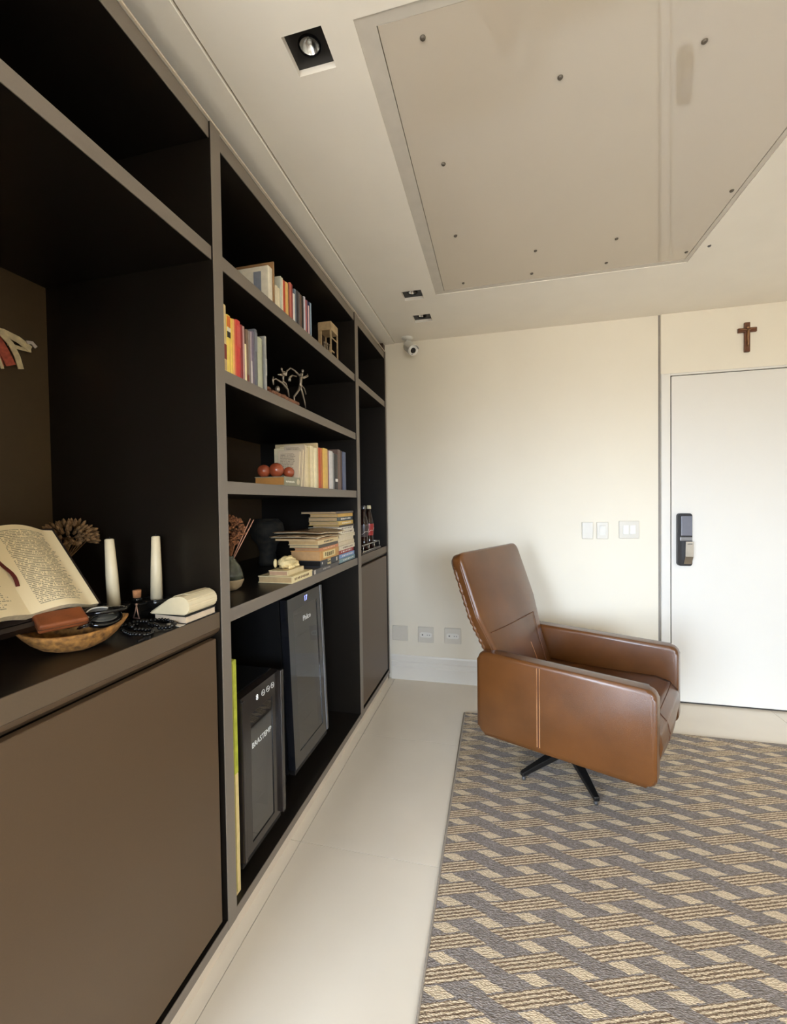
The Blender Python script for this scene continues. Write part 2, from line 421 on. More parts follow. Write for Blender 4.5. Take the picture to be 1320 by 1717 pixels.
obj('keypad', bev(B(1.913, 1.976, D-.054, D-.046, 1.085, 1.210), .003), mat('slate_keypad', (104, 106, 116), .25, var=.03), lk)
obj('label_strip', bev(B(1.908, 1.976, D-.052, D-.046, 1.052, 1.078), .002), GREYM, lk)
obj('pull_handle', hexa([(1.930,D-.046,.905),(1.974,D-.046,.905),(1.974,D-.072,.955),(1.930,D-.072,.955),(1.930,D-.046,1.050),(1.974,D-.046,1.050),(1.974,D-.078,1.050),(1.930,D-.078,1.050)]), CHROME, lk)
obj('handle_slot', B(1.940, 1.966, D-.0788, D-.0775, 1.034, 1.037), BLACK, lk)
bm = prism([(D, 0), (D-.018, 0), (D-.018, .092), (D-.013, .100), (D-.013, .128), (D-.008, .134), (D-.008, .168), (D-.004, .180), (D, .180)], 'x', 0.0, 1.801)
struct('baseboard_back', bm, DOORW)

# crucifix
cr_ = thing('crucifix', 'small dark wooden crucifix on the wall above the white door', 'crucifix', (2.281, D-.014, 2.305))
Yc = D-.014
obj('upright', bev(B(2.266, 2.295, Yc-.016, Yc, 2.212, 2.392), .003), WALNUT, cr_)
obj('crossbar', bev(B(2.232, 2.331, Yc-.0155, Yc-.001, 2.332, 2.359), .003), WALNUT, cr_)
b_ = bmesh.new()
tube(b_, [(2.2805, Yc-.022, 2.345), (2.281, Yc-.023, 2.320), (2.279, Yc-.022, 2.296), (2.282, Yc-.021, 2.270), (2.280, Yc-.020, 2.242)], [.006, .0062, .005, .0045, .003], 8)
tube(b_, [(2.281, Yc-.021, 2.340), (2.262, Yc-.019, 2.348), (2.240, Yc-.018, 2.352)], [.0032, .0026, .002], 6)
tube(b_, [(2.281, Yc-.021, 2.340), (2.300, Yc-.019, 2.349), (2.323, Yc-.018, 2.352)], [.0032, .0026, .002], 6)
ball(b_, (2.2795, Yc-.023, 2.356), .0068, 2)
obj('figure', b_, mat('aged_bronze', (150, 112, 80), .4, metal=.6, var=.15), cr_, True)

# wall plates
def plate(x0, x1, z0, z1, label, kind, grp):
    t = thing('wall_switch' if kind != 'outlet' else 'wall_outlet', label, 'switch' if kind != 'outlet' else 'outlet', ((x0+x1)/2, D, (z0+z1)/2), group=grp)
    obj('plate', bev(B(x0, x1, D-.010, D, z0, z1), .004), OUTL, t)
    cx, cz = (x0+x1)/2, (z0+z1)/2
    if kind == 'rocker':
        obj('rocker', hexa([(cx-.018,D-.010,cz-.032),(cx+.018,D-.010,cz-.032),(cx+.018,D-.010,cz-.030),(cx-.018,D-.010,cz-.030),(cx-.018,D-.016,cz+.030),(cx+.018,D-.016,cz+.030),(cx+.018,D-.010,cz+.032),(cx-.018,D-.010,cz+.032)]), WHITEP, t)
    elif kind == 'double':
        for s in (-1, 1): obj('rocker', bev(B(cx+s*.021-.017, cx+s*.021+.017, D-.014, D-.009, cz-.03, cz+.03), .002), WHITEP, t)
    elif kind == 'outlet':
        obj('socket_recess', prism([(cx-.045, cz-.012), (cx-.03, cz-.019), (cx+.03, cz-.019), (cx+.045, cz-.012), (cx+.045, cz+.012), (cx+.03, cz+.019), (cx-.03, cz+.019), (cx-.045, cz+.012)], 'y', D-.0125, D-.009), WHITEP, t)
        for dx, r in ((-.024, .005), (0.012, .0035), (.028, .0035)):
            b_ = bmesh.new(); lathe(b_, 0, 0, [(r, 0), (r, .002)], 10)
            bmesh.ops.rotate(b_, verts=b_.verts, matrix=Matrix.Rotation(PI/2, 3, 'X')); bmesh.ops.translate(b_, verts=b_.verts, vec=(cx+dx, D-.0118, cz))
            obj('pin_hole', b_, BLACK if dx < 0 else GREYM, t)
plate(1.338, 1.409, 1.058, 1.172, 'leftmost white blank plate of the three beside the door', 'blank', None)
plate(1.430, 1.502, 1.058, 1.172, 'middle white light switch of the three beside the door', 'rocker', None)
plate(1.566, 1.688, 1.062, 1.178, 'wide white double switch nearest the door frame', 'double', None)
plate(0.010, 0.130, 0.289, 0.400, 'blank white plate low on the wall beside the bookcase corner', 'blank', None)
plate(0.205, 0.323, 0.284, 0.400, 'middle low white wall outlet left of the armchair', 'outlet', None)
plate(0.401, 0.522, 0.287, 0.402, 'low white wall outlet nearest the armchair back', 'outlet', None)

# recessed spots
for k, (xa, xb, ya, yb) in enumerate(HOLES):
    lab = ['large near black square recessed spotlight in the ceiling', 'middle of the three black recessed ceiling spots, by the panel corner', 'farthest black recessed ceiling spot, nearest the back wall'][k]
    cx, cy = (xa+xb)/2, (ya+yb)/2
    t = thing('recessed_spotlight', lab, 'light', (cx, cy, H+.018), group='black recessed ceiling spots')
    b_ = bmesh.new(); n = 24
    inner = [b_.verts.new((cx+.030*math.cos(2*PI*i/n), cy+.030*math.sin(2*PI*i/n), H+.018)) for i in range(n)]
    outer = []
    hx, hy = (xb-xa)/2, (yb-ya)/2
    for i in range(n):
        c_, s_ = math.cos(2*PI*i/n), math.sin(2*PI*i/n); q = 1/max(abs(c_), abs(s_)); outer.append(b_.verts.new((cx+hx*c_*q, cy+hy*s_*q, H+.018)))
    top = [b_.verts.new((cx+.030*math.cos(2*PI*i/n), cy+.030*math.sin(2*PI*i/n), H+.046)) for i in range(n)]
    for i in range(n):
        j = (i+1) % n
        b_.faces.new((inner[i], inner[j], outer[j], outer[i])); b_.faces.new((inner[i], inner[j], top[j], top[i]))
    obj('trim_plate', b_, BLACK, t)
    b_ = bmesh.new(); lathe(b_, cx, cy, [(.026, H+.014), (.029, H+.026), (.029, H+.045)], 20, cap=False)
    obj('lamp_ring', b_, BLACK, t)
    b_ = bmesh.new(); lathe(b_, cx, cy, [(.0255, H+.020), (.018, H+.032), (.006, H+.038), (.001, H+.039)], 20, cap=False)
    obj('reflector', b_, CHROME, t, True)
    b_ = bmesh.new(); ball(b_, (cx, cy, H+.029), .007, 1); obj('bulb', b_, WHITEP, t, True)

# security camera
sc_ = thing('security_camera', 'small white bullet security camera hanging from the ceiling corner', 'camera', (.169, 3.02, H))
b_ = bmesh.new(); lathe(b_, .169, 3.02, [(.008, H-.018), (.024, H-.016), (.040, H-.007), (.041, H)], 24); obj('base', b_, WHITEP, sc_, True)
b_ = bmesh.new(); tube(b_, [(.169, 3.02, H-.010), (.169, 3.02, H-.040), (.175, 3.010, H-.055)], .009, 10); obj('stem', b_, WHITEP, sc_, True)
axis = Vector((.045, -.075, -.055)).normalized(); c0 = Vector((.172, 3.03, H-.058)); c1 = c0+axis*.125
b_ = bmesh.new(); tube(b_, [c0, c0+axis*.006, c1-axis*.004, c1], [.026, .036, .036, .033], 20); obj('body', b_, WHITEP, sc_, True)
b_ = bmesh.new()
side = axis.cross(Vector((0,0,1))).normalized(); nrm = side.cross(axis)
vs = []
for s_ in (c0+axis*.005, c1+axis*.016):
    vs.append([s_+(.039*math.cos(a_)*side+.039*math.sin(a_)*nrm) for a_ in [PI*(0.12+0.76*k/10) for k in range(11)]])
    vs.append([s_+(.0415*math.cos(a_)*side+.0415*math.sin(a_)*nrm) for a_ in [PI*(0.12+0.76*k/10) for k in range(11)]])
V = [[b_.verts.new(p) for p in r] for r in vs]
for a_, c_ in ((0, 2), (1, 3), (0, 1), (2, 3)):
    for k in range(10): b_.faces.new((V[a_][k], V[a_][k+1], V[c_][k+1], V[c_][k]))
for k in (0, 10): b_.faces.new((V[0][k], V[1][k], V[3][k], V[2][k]))
obj('visor', b_, WHITEP, sc_)
b_ = bmesh.new(); tube(b_, [c1-axis*.001, c1+axis*.002], .019, 18); obj('lens', b_, GBLACK, sc_, label='black round lens')
b_ = bmesh.new(); ball(b_, c1+axis*.001-nrm*.026+side*.004, .005, 1); obj('sensor', b_, GREYM, sc_)

# ---------------------------------------------------------------- bookcase
bc = thing('bookcase', 'wall-length dark taupe bookcase with open shelves and cabinet doors', 'bookcase', (0, 1.4, 0))
XB = -0.62; RX = -0.006
P1, P2, P3 = (1.085, 1.128), (2.352, 2.404), (3.022, 3.046)
def front_board(name, y0, y1, z0, z1, x1=RX, m=CABF):
    o = obj(name, B(x1-.003, x1, y0, y1, z0, z1), m, bc)
def shelf(y0, y1, z0, z1, x1=RX, name='shelf', m=CABF):
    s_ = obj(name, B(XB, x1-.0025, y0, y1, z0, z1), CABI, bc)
    obj('front_edge', bev(B(x1-.0025, x1, y0, y1, z0, z1), .0008, 1), m, s_)
def upright(y0, y1, z0=0.055, z1=2.417):
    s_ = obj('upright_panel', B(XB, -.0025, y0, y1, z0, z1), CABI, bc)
    obj('front_edge', bev(B(-.0025, 0, y0, y1, z0, z1), .0008, 1), CABF, s_)
upright(.40, .42); upright(*P1); upright(*P2); upright(*P3)
obj('back_panel', B(XB-.02, XB, Y0, 3.046, 0.055, 2.417), mat('back_panel_brown', (84, 66, 42), .5, var=.05), bc)
# bottom board, toe kick, top rail in each bay
for y0, y1 in ((.42, P1[0]), (P1[1], P2[0]), (P2[1], P3[0])):
    shelf(y0, y1, 0.055, 0.086, -0.001, 'bottom_board')
    shelf(y0, y1, 2.370 if y0 < 9 else 0, 2.417, RX, 'top_board')
obj('toe_kick', B(-.06, -.015, Y0, 3.046, 0.0, 0.0545), mat('pale_toe_kick', (206, 192, 172), .4, var=.03), bc)
obj('top_edge_strip', B(-.004, .0015, Y0, 3.046, 2.4172, 2.4222), mat('pale_toe_kick', (206, 192, 172)), bc)
# bay 1
shelf(.42, P1[0], 2.025, 2.064)
shelf(.42, P1[0], 0.962, 1.008, m=CABC)
# bay 2
shelf(P1[1], P2[0], 2.021, 2.0627); shelf(P1[1], P2[0], 1.6874, 1.7255); shelf(P1[1], P2[0], 1.353, 1.3919); shelf(P1[1], P2[0], 0.964, 1.0045)
# bay 3
shelf(P2[1], P3[0], 2.018, 2.059); shelf(P2[1], P3[0], 0.962, 1.006, m=CABC)
# doors with the finger groove above
for y0, y1 in ((.42, P1[0]), (P2[1], P3[0])):
    d_ = obj('cabinet_door', bev(B(-.024, -.004, y0+.004, y1-.022, 0.104, 0.936), .0015, 1), CABDOOR, bc)
    obj('finger_groove', prism([(-.055, .936), (-.030, .936), (-.012, .950), (-.006, .962), (-.055, .962)], 'y', y0, y1), CABDOOR, bc)
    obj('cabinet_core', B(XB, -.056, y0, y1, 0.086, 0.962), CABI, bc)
# recessed filler towards the back wall
obj('side_filler', B(-.10, -.020, P3[1], D, 0.0, 2.49), CABD, bc)

# ---------------------------------------------------------------- armchair
LIFT = 0.012
ac = thing('armchair', 'tan leather swivel recliner armchair standing on the patterned rug', 'armchair', (1.114, 2.198, LIFT), -0.458)
def arm(name, n0, n1, seam_side):
    ol = rounded([(-.313, .212), (.419, .240), (.419, .604), (-.313, .604)], .036, 6)
    b_ = prism(ol, 'y', n0, n1)
    es = [e_ for e_ in b_.edges if abs(e_.verts[0].co.y-e_.verts[1].co.y) < 1e-6]
    bmesh.ops.bevel(b_, geom=es, offset=.017, segments=4, affect='EDGES', profile=.5)
    o = obj(name, b_, LEA, ac, True, world=False)
    yq = n0-.0006 if seam_side < 0 else n1+.0006
    b_ = bmesh.new(); xq = -.020
    for s_ in (-.006, .006):
        tube(b_, [(xq+s_, yq+.012*(-seam_side)*1.0, .6035), (xq+s_, yq+seam_side*.0, .585), (xq+s_, yq, .42), (xq+s_, yq, .245)], .0011, 6)
    st = link_mesh('stitch_seam', b_, STITCH); st.parent = o
    b_ = bmesh.new(); tube(b_, [(xq, yq, .588), (xq, yq, .42), (xq, yq, .24)], .0018, 6)
    st = link_mesh('panel_joint', b_, LEAD); st.parent = o
    return o
arm('armrest', -.333, -.266, -1)
arm('armrest', .266, .333, 1)
# seat cushion: a grid that sags a little and rolls over the front
def sheet(nu, nv, f):
    bm_ = bmesh.new(); g_ = [[bm_.verts.new(f(i/nu, j/nv)) for j in range(nv+1)] for i in range(nu+1)]
    for i in range(nu):
        for j in range(nv): bm_.faces.new((g_[i][j], g_[i+1][j], g_[i+1][j+1], g_[i][j+1]))
    return bm_
prof = [(-.20, .425), (0, .428), (.20, .442), (.33, .452), (.385, .440), (.418, .405), (.425, .36), (.415, .315)]
def seat_f(u, v):
    t = u*(len(prof)-1); k = min(int(t), len(prof)-2); w = t-k
    x = prof[k][0]*(1-w)+prof[k+1][0]*w; z = prof[k][1]*(1-w)+prof[k+1][1]*w
    c = math.cos((v-.5)*PI); puff = .012*c
    return (x+puff*max(0, (u-.5)*2), (v-.5)*.530, z+puff*(1-u))
b_ = sheet(42, 16, seat_f)
ext = bmesh.ops.extrude_face_region(b_, geom=list(b_.faces))
for v in [q for q in ext['geom'] if isinstance(q, bmesh.types.BMVert)]:
    v.co.z = .255+.0*v.co.x; v.co.x = min(v.co.x, .36)
st_ = obj('seat', b_, LEA, ac, True, world=False)
b_ = bmesh.new()
for v in (.30,):
    tube(b_, [Vector(seat_f(u_/20, v))+Vector((0.0008, 0, .0006)) for u_ in range(8, 20)], .0018, 6)
tube(b_, [Vector(seat_f(.60, v_/12))+Vector((0, 0, .0006)) for v_ in range(0, 13)], .0018, 6)
q_ = link_mesh('seam', b_, LEAD); q_.parent = st_
# folded footrest under the seat front
fr = obj('footrest', bev(hexa([(.345,-.262,.246),(.400,-.262,.246),(.400,.262,.246),(.345,.262,.246),(.355,-.262,.318),(.418,-.262,.318),(.418,.262,.318),(.355,.262,.318)]), .014, 3), LEA, ac, True, world=False)
# backrest
ub = Vector((-.245, 0, .679)).normalized(); nf = Vector((ub.z, 0, -ub.x))
b0 = Vector((-.150, 0, .345)); LB = .760
def back_f(u, v):
    hw = .266+(.330-.266)*min(1, max(0, (u-.28)/.30))
    cxx = (v-.5)*2
    puff = .022*(1-abs(cxx)**3)*(1-abs(2*u-1)**4)
    lump = .004*math.sin(9*u+2*cxx)*math.sin(3*cxx+1.5*u) if u < .47 else 0
    return b0+ub*(LB*u)+Vector((0, cxx*hw, 0))+nf*(puff+lump*(1-cxx*cxx))
bm = bmesh.new(); NU, NV = 48, 26
front = [[None]*(NV+1) for _ in range(NU+1)]; rear = [[None]*(NV+1) for _ in range(NU+1)]
R_ = .045
for i in range(NU+1):
    for j in range(NV+1):
        u, v = i/NU, j/NV; p = back_f(u, v)
        # rounded top corners
        hw = .266+(.330-.266)*min(1, max(0, (u-.28)/.30))
        du = (1-u)*LB; dv = hw*(1-abs(v-.5)*2)
        if du < R_ and dv < R_:
            cu, cv = R_-du, R_-dv; q = math.hypot(cu, cv); mxx = max(cu, cv)
            if q > 1e-6:
                k = mxx/q; nu_, nv_ = cu*k, cv*k
                p = p-ub*(cu-nu_)*-1*-1 if False else p-ub*(cu-nu_)-Vector((0, math.copysign(cv-nv_, v-.5), 0))
        front[i][j] = bm.verts.new(p)
        edge = min(du, dv, 0.03)/.03
        rear[i][j] = bm.verts.new(p-nf*(.050+.030*(1-(1-edge)**2)))
for i in range(NU):
    for j in range(NV):
        bm.faces.new((front[i][j], front[i][j+1], front[i+1][j+1], front[i+1][j])); bm.faces.new((rear[i][j], rear[i+1][j], rear[i+1][j+1], rear[i][j+1]))
for i in range(NU):
    for j in (0, NV): bm.faces.new((front[i][j], front[i+1][j], rear[i+1][j], rear[i][j]))
for j in range(NV):
    for i in (0, NU): bm.faces.new((front[i][j], front[i][j+1], rear[i][j+1], rear[i][j]))
bmesh.ops.recalc_face_normals(bm, faces=bm.faces)
es = [e_ for e_ in bm.edges if len(e_.link_faces) == 2 and e_.calc_face_angle(0) > .9]
bmesh.ops.bevel(bm, geom=es, offset=.012, segments=3, affect='EDGES', profile=.5)
bk = obj('backrest', bm, LEA, ac, True, world=False)
b_ = bmesh.new()
off = nf*.0030
tube(b_, [back_f(.47, v_/24)+off for v_ in range(1, 21)], .0019, 6)
tube(b_, [back_f(.47-.40*k/12, .835-.03*k/12)+off for k in range(13)], .0019, 6)
q_ = link_mesh('seam', b_, LEAD); q_.parent = bk
b_ = bmesh.new()
tube(b_, [back_f(.30-.22*k/8, .585+.03*k/8)+off for k in range(9)], .0012, 6)
q_ = link_mesh('stitch_seam', b_, STITCH); q_.parent = bk
for j in (0.0, 1.0):
    pts = []; b_ = bmesh.new()
    for k in range(30):
        p = back_f(.16+.78*k/29, j); pts.append(p-nf*.016+Vector((0, math.copysign(.0006, j-.5), 0)))
    tube(b_, pts, .0042, 8)
    q_ = link_mesh('piping', b_, LEA, True); q_.parent = bk
# gathered rear edge
for s_ in (-1, 1):
    pts = []; rr = []; b_ = bmesh.new()
    for k in range(61):
        u = .10+.82*k/60; p = back_f(u, 0.0 if s_ < 0 else 1.0)-nf*.052; pts.append(p+Vector((0, s_*-.006, 0))); rr.append(.010+.0030*math.sin(k*2.1)+.001*math.sin(k*5.3))
    tube(b_, pts, rr, 8)
    q_ = link_mesh('gathered_edge', b_, LEA, True); q_.parent = bk
# swivel base
obj('underframe', bev(B(-.20, .20, -.20, .20, .178, .212), .006, 1), BMET, ac, world=False)
obj('seat_deck', B(-.28, .34, -.264, .264, .212, .256), BMET, ac, world=False)
b_ = bmesh.new(); lathe(b_, 0, 0, [(.032, .06), (.036, .09), (.030, .12), (.028, .18)], 20); obj('column', b_, BMET, ac, True, world=False)
tip_a = math.atan2(2.057-2.198, .885-1.114)+.458; tip_b = math.atan2(1.947-2.198, 1.190-1.114)+.458
lens_ = (math.hypot(.229, .141), math.hypot(.076, .251))
for ang, ln in ((tip_a, lens_[0]), (tip_b, lens_[1]), (tip_a+PI, lens_[0]), (tip_b+PI, lens_[1])):
    d_ = Vector((math.cos(ang), math.sin(ang), 0)); s_ = Vector((-d_.y, d_.x, 0))
    p = []
    for r_, w, zb, zt in ((0.0, .026, .088, .122), (ln, .012, .016, .036)):
        for sg, z in ((-1, zb), (1, zb), (1, zt), (-1, zt)): p.append(d_*r_+s_*sg*w+Vector((0, 0, z)))
    b_ = bmesh.new(); v = [b_.verts.new(q) for q in p]
    for f in ((0,1,2,3), (7,6,5,4), (0,4,5,1), (1,5,6,2), (2,6,7,3), (3,7,4,0)): b_.faces.new([v[i] for i in f])
    bmesh.ops.recalc_face_normals(b_, faces=b_.faces); bev(b_, .003, 1)
    lg = obj('leg', b_, BMET, ac, world=False)
    b_ = bmesh.new(); lathe(b_, d_.x*(ln-.012), d_.y*(ln-.012), [(.009, 0), (.010, .006), (.008, .018)], 12); q_ = link_mesh('foot_pad', b_, GREYM); q_.parent = lg

# ---------------------------------------------------------------- rug
rg = thing('rug', 'large grey and cream basketweave patterned rug under the armchair', 'rug', (1.8, .8, 0))
obj('woven_field', B(.582, 3.30, -1.30, 2.652, .0005, .011), RUG, rg)
b_ = bmesh.new()
tube(b_, [(.580, -1.30, .006), (.580, 0, .006), (.578, 1.4, .006), (.576, 2.652, .006), (.60, 2.655, .006), (2.0, 2.655, .006), (3.30, 2.655, .006)], .0052, 8)
obj('edge_binding', b_, mat('rug_binding', (150, 138, 124), .9, var=.15, scale=200), rg, True)


# ---------------------------------------------------------------- books
PAPER = mat('book_pages', (222, 206, 172), .85, var=.10, scale=220)
def cover_mat(rgb): return mat('cover_%02x%02x%02x' % rgb, rgb, .45, var=.07, scale=60)
def book_up(y0, y1, z0, h, depth, rgb, label, xf=-.02, group=None, tilt=0.0, cat='book', band=None, label_rgb=None):
    """an upright book, spine towards +x"""
    t = thing('book', label, cat, (xf-depth/2, (y0+y1)/2, z0), group=group)
    w = y1-y0-.0008; e_ = min(.002, w*.18); y0 = y0+.0004; y1 = y0+w
    b_ = bmesh.new()
    box(b_, xf-depth, xf-.0025, y0, y0+e_, z0, z0+h); box(b_, xf-depth, xf-.0025, y1-e_, y1, z0, z0+h)
    cy = (y0+y1)/2; hw = w/2; bow = min(.004, hw*.5)
    sp = [(xf-.0025-.0, y0), (xf-bow*.3, y0+w*.12), (xf, y0+w*.35), (xf, y1-w*.35), (xf-bow*.3, y1-w*.12), (xf-.0025, y1), (xf-.005, y1-.0002), (xf-.005, y0+.0002)]
    q = prism(sp, 'z', z0, z0+h); me = bpy.data.meshes.new('tmp'); q.to_mesh(me); q.free(); b_.from_mesh(me); bpy.data.meshes.remove(me)
    obj('cover', b_, cover_mat(rgb), t)
    obj('pages', B(xf-depth+.003, xf-.0055, y0+e_, y1-e_, z0+.002, z0+h-.003), PAPER, t)
    if band:
        for za, zb, c in band:
            obj('spine_label', B(xf-.001, xf+.0004, y0+w*.12, y1-w*.12, z0+h*za, z0+h*zb), cover_mat(c), t, label='printed panel on the spine')
    if tilt:
        t.rotation_euler = (tilt, 0, 0)
    return t

# upper shelf row
zA = 2.0633; GA = 'books on the upper shelf'
cb = book_up(1.419, 1.451, zA, .126, .19, (224, 214, 192), 'thick cream book with photo strip cover, near end of the upper shelf', -.015, GA)
obj('photo_strip', B(-.075, -.045, 1.4178, 1.4192, zA+.012, zA+.108), cover_mat((126, 130, 140)), cb, label='grey blue photo strip on the cover')
book_up(1.4515, 1.459, zA, .156, .215, (146, 112, 76), 'tall brown board book behind the thick cream book, upper shelf', -.012, GA)
rowA = [
 (1.459,1.467,.135,(150,142,132),'slim light grey book right after the brown board, upper shelf',-.02),
 (1.467,1.480,.081,(206,192,164),'short cream paperback, nearest of three short ones on the upper shelf',-.02),
 (1.480,1.497,.086,(220,208,178),'short cream paperback, middle of three short ones on the upper shelf',-.02),
 (1.497,1.518,.084,(226,212,180),'short cream paperback, farthest of three short ones on the upper shelf',-.02),
 (1.4605,1.486,.138,(82,72,88),'dark purple book standing behind the short cream paperbacks',-.16),
 (1.4865,1.518,.139,(66,86,62),'dark green book standing behind the short cream paperbacks',-.16),
 (1.518,1.529,.138,(196,196,178),'pale grey green slim book next to a cream one, upper shelf',-.02),
 (1.529,1.540,.138,(226,214,186),'tall slim cream book left of the orange red spine, upper shelf',-.02),
 (1.540,1.560,.135,(190,74,44),'orange red book beside the yellow one on the upper shelf',-.02),
 (1.560,1.585,.138,(222,180,104),'yellow book right of the orange red one, upper shelf',-.02),
 (1.585,1.597,.143,(72,44,34),'dark brown book right of the yellow one, upper shelf',-.025),
 (1.597,1.610,.153,(188,106,88),'salmon pink book left of the dark red one, upper shelf',-.02),
 (1.610,1.6265,.154,(140,48,46),'dark red book in the middle of the upper shelf row',-.022),
 (1.6265,1.641,.123,(232,226,218),'short white book in the middle of the upper shelf row',-.02),
 (1.641,1.657,.149,(112,126,140),'blue grey book right of the short white one, upper shelf',-.022),
 (1.657,1.676,.150,(58,56,60),'charcoal book right of the blue grey one, upper shelf',-.02),
 (1.676,1.689,.151,(96,90,88),'mid grey book between charcoal and brown spines, upper shelf',-.02),
 (1.689,1.703,.149,(110,82,62),'brown book left of the black one, upper shelf',-.02),
 (1.703,1.725,.150,(26,24,26),'black book in the far half of the upper shelf row',-.02),
 (1.725,1.742,.157,(198,194,206),'pale lilac book right of the black one, upper shelf',-.02),
 (1.742,1.756,.150,(170,92,92),'dusty red book right of the pale lilac one, upper shelf',-.02),
 (1.756,1.767,.153,(96,70,92),'purple slim book right of the dusty red one, upper shelf',-.02),
 (1.767,1.780,.136,(226,196,194),'pale pink slim book near the far end, upper shelf',-.02),
 (1.780,1.789,.157,(52,58,86),'navy slim book near the far end, upper shelf',-.02),
 (1.789,1.803,.157,(150,172,190),'light blue book closing the far end of the upper shelf row',-.02)]
for y0, y1, h, c, l, xf in rowA: book_up(y0, y1, zA, h, .135 if h > .1 else .10, c, l, xf, GA)

# second shelf row
zB = 1.7261; GB = 'books on the second shelf'
rowB = [
 (1.148,1.170,.207,(226,204,150),'tall cream book with a red spine panel, second shelf',[(.20,.42,(126,44,34)),(.04,.18,(206,176,120))]),
 (1.170,1.191,.183,(236,206,96),'yellow book with orange top and a black emblem, second shelf',[(.80,.98,(214,112,44)),(.62,.72,(40,36,34)),(.72,.79,(232,222,196))]),
 (1.191,1.202,.179,(228,190,82),'slim mustard yellow book, second shelf',None),
 (1.202,1.212,.182,(226,164,92),'slim light orange book left of the reds, second shelf',None),
 (1.212,1.220,.183,(206,92,66),'slim coral red book, first of the reds on the second shelf',None),
 (1.220,1.245,.188,(196,62,56),'wide bright red book on the second shelf',[(.55,.9,(206,84,74))]),
 (1.245,1.257,.181,(132,42,40),'dark red book right of the bright red one, second shelf',None),
 (1.257,1.267,.181,(176,140,132),'slim pinkish grey book right of the dark red one, second shelf',None),
 (1.267,1.277,.126,(236,220,172),'short cream book standing before the green one, second shelf',None),
 (1.277,1.290,.178,(120,96,76),'brown book right of the green one, second shelf',[(.02,.16,(110,52,38))]),
 (1.290,1.301,.178,(126,114,106),'grey brown book with speckled spine, second shelf',None),
 (1.301,1.310,.180,(160,142,148),'slim mauve book with a white foot, second shelf',[(.02,.45,(206,196,190))]),
 (1.310,1.327,.185,(108,98,112),'purple grey book right of the slim mauve one, second shelf',None),
 (1.327,1.345,.199,(98,98,104),'tall dark grey book near the far end, second shelf',[(.62,.95,(122,124,130))]),
 (1.347,1.378,.180,(174,176,150),'wide pale sage green book near the far end, second shelf',None),
 (1.3935,1.406,.199,(150,148,142),'tall slim grey book standing apart at the end, second shelf',[(.30,.60,(172,170,164))])]
for y0, y1, h, c, l, bd in rowB: book_up(y0, y1, zB, h, .05 if 'short cream' in l else .14, c, l, -.02, GB, band=bd)
book_up(1.2674, 1.2768, zB, .191, .10, (150, 150, 62), 'olive green book standing behind the short cream one, second shelf', -.074, GB)
obj('block', B(-.15, -.03, 1.379, 1.3925, zB, zB+.165), cover_mat((20, 18, 18)), thing('book', 'black book before the slim grey one at the row end', 'book', (-.09, 1.386, zB), group=GB))

# third shelf row
zC = 1.3925; GC = 'books on the third shelf'
rowC = [
 (1.7085,1.737,.172,(222,204,164),'cream paperback bundle second from the near end, third shelf',-.018,.15),
 (1.737,1.764,.179,(206,186,140),'tan cream paperback right of the cream bundle, third shelf',-.02,.15),
 (1.764,1.801,.186,(228,212,174),'thick ivory paperback in the middle of the pale ones, third shelf',-.02,.15),
 (1.801,1.829,.182,(232,218,180),'ivory paperback left of the tall tan binder, third shelf',-.016,.15),
 (1.8295,1.852,.208,(200,176,132),'tall tan binder rising above the pale paperbacks, third shelf',-.02,.21),
 (1.852,1.879,.189,(188,76,40),'red orange book right of the tan binder, third shelf',-.02,.14),
 (1.879,1.910,.190,(192,112,56),'brownish orange book left of the yellow one, third shelf',-.024,.14),
 (1.910,1.965,.194,(222,182,96),'wide yellow book in the third shelf row',-.02,.14),
 (1.965,1.990,.190,(150,108,98),'dusty mauve book right of the yellow one, third shelf',-.024,.14),
 (1.990,2.032,.190,(206,202,200),'off white book in the far half of the third shelf row',-.02,.14),
 (2.032,2.056,.185,(136,136,136),'mid grey book right of the off white one, third shelf',-.022,.14),
 (2.056,2.099,.182,(52,48,46),'charcoal book with a small white label, third shelf',-.02,.14),
 (2.101,2.141,.210,(112,90,80),'brown book right of the charcoal one, third shelf',-.02,.15),
 (2.141,2.172,.208,(70,50,48),'dark maroon book left of the blue one, third shelf',-.022,.15),
 (2.174,2.224,.206,(86,96,124),'steel blue book at the far end of the third shelf',-.02,.15)]
for y0, y1, h, c, l, xf, dp in rowC:
    book_up(y0, y1, zC, h, dp, c, l, xf, GC, band=[(.22, .30, (236, 234, 228))] if 'white label' in l else None)
